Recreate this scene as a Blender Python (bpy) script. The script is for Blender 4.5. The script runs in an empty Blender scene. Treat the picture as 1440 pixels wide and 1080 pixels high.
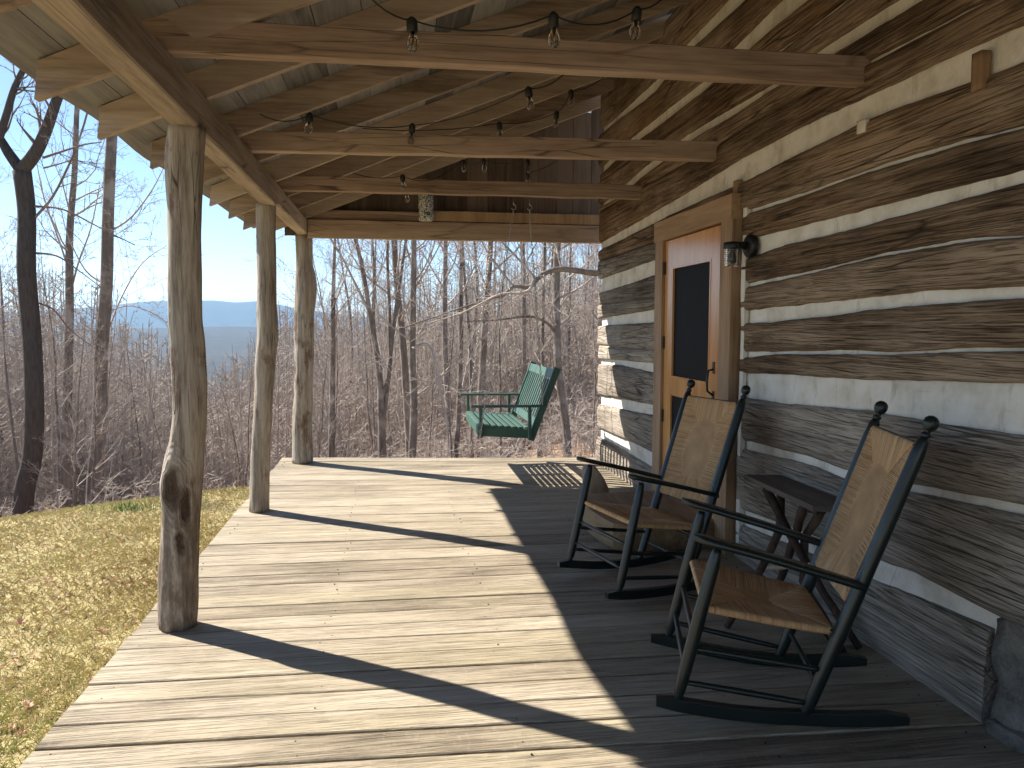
import bpy, math, random
import numpy as np
from mathutils import Vector, Matrix, noise
R = math.radians
random.seed(7)
SC = bpy.context.scene
COL = SC.collection

# ------------------------------------------------------------------ camera
CAMZ = 1.5
PITCH, YAW, FPX = 4.563, 8.933, 1040.0
cam_d = bpy.data.cameras.new('camera'); cam = bpy.data.objects.new('camera', cam_d); COL.objects.link(cam)
cam_d.sensor_width = 36; cam_d.lens = 36*FPX/1440; cam_d.clip_end = 60000; cam_d.clip_start = 0.05
cam.location = (0, 0, CAMZ); cam.rotation_euler = (R(90-PITCH), 0, R(-YAW))
SC.camera = cam
_F = Vector((math.sin(R(YAW))*math.cos(R(PITCH)), math.cos(R(YAW))*math.cos(R(PITCH)), -math.sin(R(PITCH))))
_Rt = Vector((math.cos(R(YAW)), -math.sin(R(YAW)), 0)); _U = _Rt.cross(_F)
def at(px, py, Y):                         # a measured picture point laid at the real distance Y
    d = _F + _Rt*((px-720)/FPX) - _U*((py-540)/FPX)
    return Vector((0, 0, CAMZ)) + d*(Y/d.y)

# ------------------------------------------------------------------ helpers
def tag(o, label=None, cat=None, group=None, kind=None):
    if label: o['label'] = label
    if cat: o['category'] = cat
    if group: o['group'] = group
    if kind: o['kind'] = kind
    return o
def empty(name, loc=(0, 0, 0), rz=0):
    o = bpy.data.objects.new(name, None); COL.objects.link(o); o.location = loc; o.rotation_euler = (0, 0, rz)
    o.empty_display_size = .1
    return o
class MB:
    def __init__(s): s.v = []; s.f = []; s.r = []; s.sm = []
    def add(s, vs, fs, rnd=0.0, smooth=False):
        n = len(s.v); s.v += [tuple(p) for p in vs]; s.f += [tuple(n+i for i in f) for f in fs]
        s.r += [rnd]*len(vs); s.sm += [smooth]*len(fs)
    def box(s, x0, x1, y0, y1, z0, z1, rnd=0.0, M=None):
        vs = [Vector((x, y, z)) for x in (x0, x1) for y in (y0, y1) for z in (z0, z1)]
        if M is not None: vs = [M @ p for p in vs]
        s.add(vs, [(0, 1, 3, 2), (4, 6, 7, 5), (0, 4, 5, 1), (2, 3, 7, 6), (0, 2, 6, 4), (1, 5, 7, 3)], rnd)
    def bar(s, a, b, w, h, up=(0, 0, 1), rnd=0.0, ch=0.0, nseg=1, wob=0.0):     # rectangular bar a->b, chamfered edges
        a, b = Vector(a), Vector(b); d = (b-a).normalized(); side = d.cross(Vector(up)).normalized(); u = side.cross(d)
        c = ch
        prof = [(-w/2+c, -h/2), (w/2-c, -h/2), (w/2, -h/2+c), (w/2, h/2-c), (w/2-c, h/2), (-w/2+c, h/2), (-w/2, h/2-c), (-w/2, -h/2+c)] if c > 0 else [(-w/2, -h/2), (w/2, -h/2), (w/2, h/2), (-w/2, h/2)]
        n = len(prof); vs = []; fs = []
        for k in range(nseg+1):
            p = a.lerp(b, k/nseg)
            for (x, y) in prof:
                q = p + side*x + u*y
                if wob: q = q + (side*noise.noise(q*3.1+Vector((rnd*9, 0, x*20))) + u*noise.noise(q*2.7+Vector((0, rnd*7, y*20))))*wob
                vs.append(q)
        for k in range(nseg):
            for i in range(n):
                j = (i+1) % n; fs.append((k*n+i, k*n+j, (k+1)*n+j, (k+1)*n+i))
        fs.append(tuple(reversed(range(n)))); fs.append(tuple(nseg*n+i for i in range(n)))
        s.add(vs, fs, rnd)
    def tube(s, pts, rads, n=10, rnd=0.0, cap=True, smooth=True, ell=1.0):
        pts = [Vector(p) for p in pts]
        if not hasattr(rads, '__len__'): rads = [rads]*len(pts)
        vs = []; fs = []; ref = None
        for k, p in enumerate(pts):
            d = (pts[min(k+1, len(pts)-1)]-pts[max(k-1, 0)])
            if d.length < 1e-9: d = Vector((0, 0, 1))
            d.normalize()
            if ref is None: ref = Vector((1, 0, 0)) if abs(d.x) < .8 else Vector((0, 1, 0))
            a = (ref - d*ref.dot(d)).normalized(); b = d.cross(a); ref = a
            for i in range(n):
                t = 2*math.pi*i/n; vs.append(p + (a*math.cos(t) + b*math.sin(t)*ell)*rads[k])
        for k in range(len(pts)-1):
            for i in range(n):
                j = (i+1) % n; fs.append((k*n+i, k*n+j, (k+1)*n+j, (k+1)*n+i))
        if cap: fs.append(tuple(reversed(range(n)))); fs.append(tuple((len(pts)-1)*n+i for i in range(n)))
        s.add(vs, fs, rnd, smooth)
    def build(s, name, mat, parent=None, loc=None):
        me = bpy.data.meshes.new(name); me.from_pydata(s.v, [], s.f)
        at_ = me.attributes.new('rnd', 'FLOAT', 'POINT'); at_.data.foreach_set('value', s.r)
        me.polygons.foreach_set('use_smooth', s.sm); me.materials.append(mat)
        o = bpy.data.objects.new(name, me); COL.objects.link(o)
        if parent: o.parent = parent
        if loc: o.location = loc
        return o
def segs_mesh(name, S, mat, sides=3, parent=None):          # S: rows of x0 y0 z0 r0 x1 y1 z1 r1 -> thin prisms
    S = np.asarray(S, dtype=np.float64); n = len(S)
    a = S[:, 0:3]; ra = S[:, 3:4]; b = S[:, 4:7]; rb = S[:, 7:8]
    d = b-a; d /= np.maximum(np.linalg.norm(d, axis=1, keepdims=True), 1e-9)
    ref = np.where(np.abs(d[:, 2:3]) < .9, np.array([[0, 0, 1.]]), np.array([[1., 0, 0]]))
    u = np.cross(d, ref); u /= np.linalg.norm(u, axis=1, keepdims=True); w = np.cross(d, u)
    V = np.zeros((n, 2*sides, 3))
    for i in range(sides):
        t = 2*math.pi*i/sides; o = u*math.cos(t)+w*math.sin(t)
        V[:, i] = a+o*ra; V[:, sides+i] = b+o*rb
    base = (np.arange(n)*2*sides)[:, None]
    Q = []
    for i in range(sides):
        j = (i+1) % sides; Q.append(np.concatenate([base+i, base+j, base+sides+j, base+sides+i], axis=1))
    Q = np.stack(Q, axis=1).reshape(-1, 4)
    me = bpy.data.meshes.new(name); me.vertices.add(n*2*sides); me.vertices.foreach_set('co', V.reshape(-1))
    me.loops.add(Q.size); me.loops.foreach_set('vertex_index', Q.reshape(-1).astype(np.int32))
    me.polygons.add(len(Q)); me.polygons.foreach_set('loop_start', np.arange(0, Q.size, 4, dtype=np.int32))
    me.polygons.foreach_set('loop_total', np.full(len(Q), 4, dtype=np.int32))
    me.polygons.foreach_set('use_smooth', np.ones(len(Q), dtype=bool))
    me.update(); me.validate(); me.materials.append(mat)
    o = bpy.data.objects.new(name, me); COL.objects.link(o)
    if parent: o.parent = parent
    return o

# ------------------------------------------------------------------ materials
class NT:
    def __init__(s, name):
        s.m = bpy.data.materials.new(name); s.m.use_nodes = True; s.t = s.m.node_tree; s.t.nodes.clear()
        s.out = s.n('ShaderNodeOutputMaterial'); s.b = s.n('ShaderNodeBsdfPrincipled'); s.l(s.b.outputs[0], s.out.inputs[0])
        s.co = s.n('ShaderNodeTexCoord').outputs['Object']
        a = s.n('ShaderNodeAttribute'); a.attribute_name = 'rnd'; s.rnd = a.outputs['Fac']
    def n(s, t): return s.t.nodes.new(t)
    def l(s, a, b): s.t.links.new(a, b)
    def val(s, sock, v):
        if isinstance(v, (int, float)): sock.default_value = v
        elif isinstance(v, (tuple, list)): sock.default_value = tuple(v)+((1,) if len(v) == 3 and len(sock.default_value) == 4 else ())
        else: s.l(v, sock)
    def math(s, op, a, b=0.0, c=None, clamp=False):
        n = s.n('ShaderNodeMath'); n.operation = op; n.use_clamp = clamp; s.val(n.inputs[0], a); s.val(n.inputs[1], b)
        if c is not None: s.val(n.inputs[2], c)
        return n.outputs[0]
    def vmath(s, op, a, b):
        n = s.n('ShaderNodeVectorMath'); n.operation = op; s.val(n.inputs[0], a); s.val(n.inputs[1], b); return n.outputs[0]
    def scale(s, v, sc):
        n = s.n('ShaderNodeMapping'); s.l(v, n.inputs[0]); n.inputs['Scale'].default_value = sc; return n.outputs[0]
    def noise(s, v, sc, det=5, rough=.6, w=None, dist=0.0):
        n = s.n('ShaderNodeTexNoise'); n.inputs['Scale'].default_value = sc; n.inputs['Detail'].default_value = det; n.inputs['Roughness'].default_value = rough
        n.inputs['Distortion'].default_value = dist
        if w is not None: n.noise_dimensions = '4D'; s.val(n.inputs['W'], w)
        s.l(v, n.inputs['Vector']); return n.outputs['Fac']
    def vor(s, v, sc, feat='F1', out='Distance'):
        n = s.n('ShaderNodeTexVoronoi'); n.feature = feat; n.inputs['Scale'].default_value = sc; s.l(v, n.inputs['Vector']); return n.outputs[out]
    def ramp(s, f, stops):
        n = s.n('ShaderNodeValToRGB'); s.l(f, n.inputs[0]); e = n.color_ramp.elements
        while len(e) < len(stops): e.new(.5)
        for k, (p, c) in enumerate(stops): e[k].position = p; e[k].color = (*c, 1) if len(c) == 3 else c
        return n.outputs[0]
    def mix(s, f, a, b, mode='MIX'):
        n = s.n('ShaderNodeMix'); n.data_type = 'RGBA'; n.blend_type = mode; s.val(n.inputs[0], f); s.val(n.inputs[6], a); s.val(n.inputs[7], b); return n.outputs[2]
    def mrange(s, v, a, b, c=0.0, d=1.0):
        n = s.n('ShaderNodeMapRange'); s.l(v, n.inputs[0]); n.inputs[1].default_value = a; n.inputs[2].default_value = b; n.inputs[3].default_value = c; n.inputs[4].default_value = d; return n.outputs[0]
    def bump(s, h, strength, dist, prev=None):
        n = s.n('ShaderNodeBump'); n.inputs['Strength'].default_value = strength; n.inputs['Distance'].default_value = dist; s.l(h, n.inputs['Height'])
        if prev is not None: s.l(prev, n.inputs['Normal'])
        s.l(n.outputs[0], s.b.inputs['Normal']); return n.outputs[0]
    def done(s, col, rough=.8, metal=0.0, spec=None):
        s.val(s.b.inputs['Base Color'], col); s.val(s.b.inputs['Roughness'], rough); s.val(s.b.inputs['Metallic'], metal)
        if spec is not None: s.b.inputs['Specular IOR Level'].default_value = spec
        return s.m

def wood(name, dark, mid, light, axis=1, grain=70., stretch=.05, rough=.8, bump=.4, bdist=.003, knots=True, stain=.5, tone=.35, saw=False, spec=.3, warp=.006, crack=False, warm=None, fibre=0.0):
    t = NT(name)
    off = t.n('ShaderNodeCombineXYZ'); t.l(t.math('MULTIPLY', t.rnd, 37.1), off.inputs[0]); t.l(t.math('MULTIPLY', t.rnd, 21.7), off.inputs[1]); t.l(t.math('MULTIPLY', t.rnd, 53.3), off.inputs[2])
    p = t.vmath('ADD', t.co, off.outputs[0])
    sc = [1., 1., 1.]; sc[axis] = stretch; sk = [1., 1., 1.]; sk[axis] = .35
    # knots: sparse voronoi cells; the grain swirls round them
    kv = t.vor(t.scale(p, tuple(sk)), 3.4); kd = t.mrange(kv, .0, .16, 1., 0.)
    wob = t.n('ShaderNodeTexNoise'); wob.inputs['Scale'].default_value = 2.2; wob.inputs['Detail'].default_value = 2; t.l(t.scale(p, tuple(sk)), wob.inputs['Vector'])
    wv = t.vmath('SUBTRACT', wob.outputs['Color'], (.5, .5, .5)); wv2 = t.n('ShaderNodeVectorMath'); wv2.operation = 'SCALE'; t.l(wv, wv2.inputs[0])
    t.val(wv2.inputs['Scale'], t.math('ADD', warp*2.2, t.math('MULTIPLY', kd, .028 if knots else 0.0)))
    q = t.vmath('ADD', p, wv2.outputs[0])
    g1 = t.noise(t.scale(q, tuple(sc)), grain, 6, .65)
    g2 = t.noise(t.scale(q, tuple(sc)), grain*.22, 4, .6)
    st = t.noise(t.scale(p, tuple(sk)), 2.6, 4, .6)
    f = t.math('ADD', t.math('MULTIPLY', g1, .5), t.math('ADD', t.math('MULTIPLY', g2, .55), t.math('MULTIPLY', t.math('SUBTRACT', st, .5), stain)))
    f = t.math('ADD', f, t.math('MULTIPLY', t.math('SUBTRACT', t.rnd, .5), tone*.5))
    col = t.ramp(f, [(.28, dark), (.5, mid), (.74, light)])
    if warm is not None:
        wn = t.noise(t.scale(p, tuple(sk)), 1.3, 5, .65, w=3.3)
        col = t.mix(t.mrange(wn, .5, .68, 0., .85), col, t.mix(g2, tuple(c*.5 for c in warm), warm))
    h = t.math('ADD', t.math('MULTIPLY', g1, 1.), t.math('MULTIPLY', g2, .8))
    if knots:
        core = t.mrange(kv, .02, .055, 1., 0.)
        col = t.mix(t.math('MULTIPLY', core, .75), col, tuple(c*.45 for c in dark))
        h = t.math('SUBTRACT', h, t.math('MULTIPLY', core, .5))
    if fibre:
        fs_ = [1., 1., 1.]; fs_[axis] = .012
        fb = t.noise(t.scale(q, tuple(fs_)), 230., 3, .75, w=4.4); fm = t.mrange(fb, .53, .62, 0., 1.); fl_ = t.mrange(fb, .47, .38, 0., 1.)
        br = t.mrange(t.noise(t.scale(p, tuple(sk)), 5., 4, .6, w=9.9), .38, .6, .25, 1.)
        col = t.mix(t.math('MULTIPLY', t.math('MULTIPLY', fm, br), fibre), col, tuple(c*.45 for c in dark)); col = t.mix(t.math('MULTIPLY', fl_, fibre*.35), col, light)
        h = t.math('SUBTRACT', h, t.math('MULTIPLY', fm, .9))
    if crack:
        cs = [1., 1., 1.]; cs[axis] = .05
        cr = t.vor(t.scale(q, tuple(cs)), 16., 'DISTANCE_TO_EDGE'); cm = t.mrange(cr, .0, .035, 1., 0.)
        cm = t.math('MULTIPLY', cm, t.mrange(t.noise(p, 2.3, 2, .5, w=7.7), .42, .6, 0., 1.))
        col = t.mix(t.math('MULTIPLY', cm, .8), col, tuple(c*.25 for c in dark)); h = t.math('SUBTRACT', h, t.math('MULTIPLY', cm, 1.1))
    if saw:
        ss = [.25, .25, .25]; ss[axis] = 1.
        sw = t.noise(t.scale(p, tuple(ss)), 60., 3, .7, w=2.2); h = t.math('ADD', h, t.math('MULTIPLY', sw, .35))
        col = t.mix(t.mrange(sw, .56, .72, 0., .3), col, light)
    t.bump(h, bump, bdist)
    return t.done(col, rough, spec=spec)

M = {}
M['deck'] = wood('weathered_deck_wood', (.17, .135, .095), (.34, .283, .207), (.46, .395, .3), axis=0, grain=90, stretch=.04, rough=.75, bump=.8, bdist=.004, stain=1.0, tone=.38, saw=True, spec=.25, warm=(.48, .41, .27), fibre=.4)
M['log'] = wood('hewn_log_wood', (.075, .048, .031), (.215, .148, .097), (.4, .3, .212), axis=1, grain=120, stretch=.02, rough=.85, bump=1., bdist=.007, stain=1.3, tone=.4, spec=.2, warp=.003, crack=True, fibre=.75, warm=(.34, .2, .1))
M['loggrey'] = wood('grey_log_wood', (.115, .095, .08), (.29, .245, .2), (.47, .41, .345), axis=1, grain=120, stretch=.02, rough=.85, bump=1., bdist=.007, stain=.9, tone=.4, spec=.2, warp=.01, crack=True, fibre=.75)
M['rafter'] = wood('rafter_wood', (.17, .122, .092), (.355, .275, .215), (.5, .405, .325), axis=0, grain=60, stretch=.05, rough=.8, bump=.4, bdist=.002, tone=.5, spec=.25)
M['beam'] = wood('beam_wood', (.17, .13, .1), (.345, .275, .22), (.49, .405, .33), axis=1, grain=60, stretch=.05, rough=.8, bump=.45, bdist=.003, spec=.25, crack=True)
M['tie'] = wood('tie_beam_wood', (.16, .105, .075), (.345, .245, .18), (.49, .37, .285), axis=0, grain=60, stretch=.05, rough=.75, bump=.4, bdist=.003, spec=.3, crack=True)
M['sheath'] = wood('roof_board_wood', (.09, .085, .085), (.2, .19, .19), (.3, .29, .285), axis=1, grain=60, stretch=.05, rough=.85, bump=.3, bdist=.002, tone=.9, spec=.2)
M['gable'] = wood('gable_board_wood', (.05, .036, .028), (.12, .086, .066), (.2, .15, .12), axis=2, grain=60, stretch=.05, rough=.85, bump=.3, bdist=.002, tone=.9, spec=.2)
M['door'] = wood('varnished_door_wood', (.32, .12, .035), (.58, .27, .085), (.72, .4, .16), axis=2, grain=40, stretch=.06, rough=.2, bump=.1, bdist=.001, knots=True, stain=.3, tone=.3, spec=.6)
M['casing'] = wood('door_casing_wood', (.14, .078, .04), (.31, .19, .105), (.46, .31, .19), axis=2, grain=50, stretch=.06, rough=.6, bump=.3, bdist=.002, spec=.4)
M['header'] = wood('door_header_wood', (.14, .078, .04), (.31, .19, .105), (.46, .31, .19), axis=1, grain=50, stretch=.06, rough=.6, bump=.3, bdist=.002, spec=.4)
M['step'] = wood('step_wood', (.11, .07, .04), (.25, .165, .09), (.38, .27, .16), axis=1, grain=40, stretch=.12, rough=.8, bump=.5, bdist=.003, stain=.8)
M['table'] = wood('table_slab_wood', (.05, .04, .033), (.12, .098, .08), (.2, .17, .14), axis=1, grain=50, stretch=.06, rough=.65, bump=.3, bdist=.002)
M['stick'] = wood('branch_leg_bark', (.018, .01, .008), (.055, .033, .024), (.12, .08, .055), axis=2, grain=40, stretch=.15, rough=.8, bump=.6, bdist=.003)
M['driftwood'] = wood('driftwood', (.17, .12, .085), (.36, .28, .2), (.52, .43, .33), axis=2, grain=30, stretch=.2, rough=.8, bump=.8, bdist=.006, warp=.08)

def post_mat():
    t = NT('debarked_post_wood')
    p = t.co
    sc = t.scale(p, (1, 1, .07)); wob = t.n('ShaderNodeTexNoise'); wob.inputs['Scale'].default_value = 3; t.l(t.scale(p, (1, 1, .4)), wob.inputs['Vector'])
    wv = t.n('ShaderNodeVectorMath'); wv.operation = 'SCALE'; t.l(t.vmath('SUBTRACT', wob.outputs['Color'], (.5, .5, .5)), wv.inputs[0]); wv.inputs['Scale'].default_value = .05
    q = t.scale(t.vmath('ADD', p, wv.outputs[0]), (1, 1, .07))
    g1 = t.noise(q, 80, 6, .65); g2 = t.noise(q, 18, 4, .6); st = t.noise(t.scale(p, (1, 1, .5)), 7, 5, .65)
    col = t.ramp(t.math('ADD', t.math('MULTIPLY', g1, .45), t.math('MULTIPLY', g2, .6)), [(.32, (.1, .075, .058)), (.5, (.31, .262, .215)), (.68, (.5, .445, .38))])
    col = t.mix(t.mrange(st, .55, .66, 0., .8), col, t.mix(g1, (.07, .035, .022), (.2, .115, .07)))     # bark remnants
    cr = t.mrange(t.vor(t.scale(p, (1, 1, .06)), 20, 'DISTANCE_TO_EDGE'), 0., .03, 1., 0.)
    cr = t.math('MULTIPLY', cr, t.mrange(t.noise(p, 4, 2, .5, w=1.), .5, .6, 0., 1.))
    col = t.mix(t.math('MULTIPLY', cr, .85), col, (.03, .02, .014))
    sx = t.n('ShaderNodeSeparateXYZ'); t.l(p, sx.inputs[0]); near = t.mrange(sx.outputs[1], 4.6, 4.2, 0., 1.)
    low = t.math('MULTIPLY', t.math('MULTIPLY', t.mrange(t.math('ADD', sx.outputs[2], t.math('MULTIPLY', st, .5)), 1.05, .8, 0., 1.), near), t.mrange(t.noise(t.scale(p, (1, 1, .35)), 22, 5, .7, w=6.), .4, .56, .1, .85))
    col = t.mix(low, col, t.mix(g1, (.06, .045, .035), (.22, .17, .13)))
    # the big knot hollow of the front post, and smaller dark scars under it
    h = t.math('SUBTRACT', t.math('ADD', t.math('ADD', g1, g2), t.math('MULTIPLY', low, .6)), t.math('MULTIPLY', cr, 1.2))
    wn = t.n('ShaderNodeTexNoise'); wn.inputs['Scale'].default_value = 14; wn.inputs['Detail'].default_value = 4; t.l(p, wn.inputs['Vector'])
    wp = t.n('ShaderNodeVectorMath'); wp.operation = 'SCALE'; t.l(t.vmath('SUBTRACT', wn.outputs['Color'], (.5, .5, .5)), wp.inputs[0]); wp.inputs['Scale'].default_value = .06
    pw = t.vmath('ADD', p, wp.outputs[0])
    for (c, rr, zs) in (((-1.075, 3.71, .71), .062, .42), ((-1.01, 3.72, .63), .03, .25), ((-1.04, 3.71, .46), .026, .25)):
        d = t.n('ShaderNodeVectorMath'); d.operation = 'LENGTH'; t.l(t.scale(t.vmath('SUBTRACT', pw, c), (1, 1, zs)), d.inputs[0])
        k = t.mrange(d.outputs['Value'], rr*.55, rr, 1., 0.); ring = t.mrange(d.outputs['Value'], rr, rr*2.0, 1., 0.)
        rings = t.math('MULTIPLY', t.math('SINE', t.math('MULTIPLY', d.outputs['Value'], 420.)), ring)
        col = t.mix(t.math('MULTIPLY', k, .9), col, (.045, .025, .016)); h = t.math('SUBTRACT', h, t.math('MULTIPLY', k, 2.2)); h = t.math('ADD', h, t.math('MULTIPLY', rings, .35))
    t.bump(h, .9, .006)
    return t.done(col, .8, spec=.25)
M['post'] = post_mat()

def chink_mat():
    t = NT('lime_chinking'); n1 = t.noise(t.co, 5, 5, .6); n2 = t.noise(t.co, 60, 5, .6); n3 = t.noise(t.scale(t.co, (1, 1, .3)), 9, 4, .7)
    col = t.ramp(n1, [(.3, (.56, .51, .43)), (.5, (.74, .7, .63)), (.7, (.82, .79, .74))])
    col = t.mix(t.mrange(n3, .58, .7, 0., .5), col, (.33, .27, .19))
    cr = t.mrange(t.vor(t.scale(t.co, (1, 1, .8)), 2.6, 'DISTANCE_TO_EDGE'), 0., .006, 1., 0.)
    cr = t.math('MULTIPLY', cr, t.mrange(t.noise(t.co, 1.7, 2, .5, w=5.), .52, .6, 0., 1.)); col = t.mix(t.math('MULTIPLY', cr, .4), col, (.2, .16, .11))
    t.bump(t.math('ADD', n2, t.math('MULTIPLY', n1, 2.)), .5, .006); return t.done(col, .9, spec=.2)
M['chink'] = chink_mat()
def stone_mat(name, a, b, sc=8):
    t = NT(name); n1 = t.noise(t.co, sc, 8, .7); n2 = t.noise(t.co, sc*9, 4, .7); v = t.vor(t.co, sc*1.3)
    col = t.ramp(t.math('ADD', t.math('MULTIPLY', n1, .7), t.math('MULTIPLY', n2, .3)), [(.35, a), (.65, b)])
    t.bump(t.math('ADD', n1, t.math('MULTIPLY', n2, .3)), .9, .02); return t.done(col, .9, spec=.2)
M['stone'] = stone_mat('rough_grey_stone', (.07, .065, .06), (.24, .22, .19))
def paint(name, c, rough=.3, scuff=.25, sc=30, spec=.5):
    t = NT(name); n = t.noise(t.co, sc, 5, .7); n2 = t.noise(t.co, 4, 4, .6)
    col = t.mix(t.mrange(n, .62, .74, 0., scuff), c, tuple(min(1, x*3+.03) for x in c)); col = t.mix(t.mrange(n2, .4, .7, 0., .4), col, tuple(x*.7 for x in c))
    t.bump(n, .12, .002); t.val(t.b.inputs['Roughness'], .4)
    return t.done(col, t.mrange(n2, .3, .7, rough*.8, rough*1.4), spec=spec)
M['chair'] = paint('dark_green_chair_paint', (.0075, .014, .0135), .3, .12)
M['swing'] = paint('green_swing_paint', (.05, .115, .09), .4, .35, 45)
M['black'] = paint('black_metal', (.012, .012, .013), .4, .15)
def metal(name, c, rough):
    t = NT(name); n = t.noise(t.co, 50, 4, .6); t.bump(n, .2, .001); return t.done(t.mix(n, c, tuple(x*.6 for x in c)), rough, 1.0)
M['steel'] = metal('galvanised_steel', (.5, .48, .45), .4)
M['roofmetal'] = metal('roof_metal', (.2, .2, .2), .5)
def glass(name, tint=(1, 1, 1), rough=.0):
    t = NT(name); n = t.noise(t.co, 20, 2, .5); t.bump(n, .03, .001); t.b.inputs['Transmission Weight'].default_value = 1.; t.b.inputs['IOR'].default_value = 1.45
    return t.done(tint, rough)
M['glass'] = glass('clear_bulb_glass', (1, .96, .88)); M['jar'] = glass('ribbed_jar_glass', (.97, .98, .96), .03)
def plain(name, c, rough=.6, var=.3, sc=30):
    t = NT(name); n = t.noise(t.co, sc, 4, .6); t.bump(n, .2, .002); return t.done(t.mix(n, tuple(x*(1-var) for x in c), tuple(x*(1+var) for x in c)), rough)
M['cord'] = plain('black_rubber', (.012, .012, .012), .6)
M['filament'] = plain('bulb_filament', (.65, .45, .2), .4)
M['frost'] = plain('white_lamp_bulb', (.75, .74, .7), .3, .05)
def rush_mat():
    t = NT('woven_rush'); n = t.noise(t.co, 9, 4, .6, w=t.math('MULTIPLY', t.rnd, 3.)); n2 = t.noise(t.co, 160, 3, .6)
    f = t.math('ADD', t.math('MULTIPLY', t.rnd, .35), t.math('MULTIPLY', n, .65))
    col = t.ramp(f, [(.1, (.22, .12, .05)), (.45, (.48, .295, .145)), (.85, (.7, .5, .29))])
    t.bump(n2, .4, .001); return t.done(col, .65, spec=.35)
M['rush'] = rush_mat()
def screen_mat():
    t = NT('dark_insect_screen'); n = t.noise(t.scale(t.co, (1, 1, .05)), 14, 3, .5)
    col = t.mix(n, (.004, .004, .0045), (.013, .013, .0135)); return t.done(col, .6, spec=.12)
M['screen'] = screen_mat()
def speck_mat():
    t = NT('speckled_mesh'); v = t.noise(t.co, 75, 3, .6); col = t.ramp(v, [(.46, (.03, .03, .028)), (.52, (.6, .6, .57))]); t.bump(v, .5, .004); return t.done(col, .7)
M['speck'] = speck_mat()
def bark(name, a, b, light=None, sc=14.):
    t = NT(name); n = t.noise(t.scale(t.co, (1, 1, .15)), sc, 6, .7); n2 = t.noise(t.co, 2.2, 4, .6)
    oi = t.n('ShaderNodeObjectInfo').outputs['Random']
    col = t.mix(t.mrange(n, .35, .68), a, b)
    if light: col = t.mix(t.mrange(n2, .5, .62, 0., .75), col, light)
    col = t.mix(t.math('MULTIPLY', oi, .5), col, t.mix(.5, b, (.2, .16, .14)))
    t.bump(n, .6, .02); return t.done(col, .9, spec=.15)
M['bark'] = bark('grey_brown_bark', (.08, .067, .058), (.26, .22, .19), (.42, .375, .33))
M['darkbark'] = bark('dark_furrowed_bark', (.03, .027, .025), (.085, .075, .07), None, 30.)
M['twig'] = bark('twig_bark', (.3, .255, .225), (.62, .545, .485))
M['brush'] = bark('pale_brush_bark', (.36, .31, .275), (.64, .56, .5))
def ground_mat(name, stops, sc=9., bump=.05, leaf=True, big=.35):
    t = NT(name); n = t.noise(t.co, sc, 8, .72); n2 = t.noise(t.co, big, 4, .6); v = t.vor(t.co, 17., out='Color')
    f = t.math('ADD', t.math('MULTIPLY', n, .75), t.math('MULTIPLY', n2, .28)); col = t.ramp(f, stops)
    if leaf:
        hs = t.n('ShaderNodeSeparateColor'); t.l(v, hs.inputs[0]); col = t.mix(t.mrange(hs.outputs[0], .86, .9, 0., .8), col, (.2, .1, .055))
    t.bump(n, .8, bump); return t.done(col, .95, spec=.1)
M['lawn'] = ground_mat('dormant_lawn', [(.34, (.14, .1, .055)), (.45, (.33, .26, .13)), (.56, (.5, .42, .22)), (.7, (.34, .34, .13))], 9.)
M['litter'] = ground_mat('leaf_litter_floor', [(.3, (.13, .08, .05)), (.5, (.27, .18, .12)), (.7, (.4, .29, .2))], 6., .06)
M['farland'] = ground_mat('distant_wooded_land', [(.3, (.03, .03, .03)), (.5, (.06, .055, .05)), (.72, (.11, .1, .08))], .02, 3., False, .0012)
M['mountain'] = ground_mat('distant_mountain_woods', [(.35, (.045, .05, .045)), (.65, (.08, .08, .065))], .004, 20., False, .0006)
def blade_mat():
    t = NT('grass_blades'); col = t.ramp(t.rnd, [(0., (.28, .2, .09)), (.35, (.52, .45, .22)), (.65, (.62, .55, .31)), (.88, (.46, .45, .19)), (1., (.26, .36, .1))]); return t.done(col, .7, spec=.2)
M['blade'] = blade_mat()
M['leaf'] = plain('dry_oak_leaf', (.3, .12, .055), .6, .5, 12)
M['sprout'] = plain('green_sprout', (.1, .24, .07), .5)
M['nail'] = plain('rusty_nail', (.03, .02, .017), .6)

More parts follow.
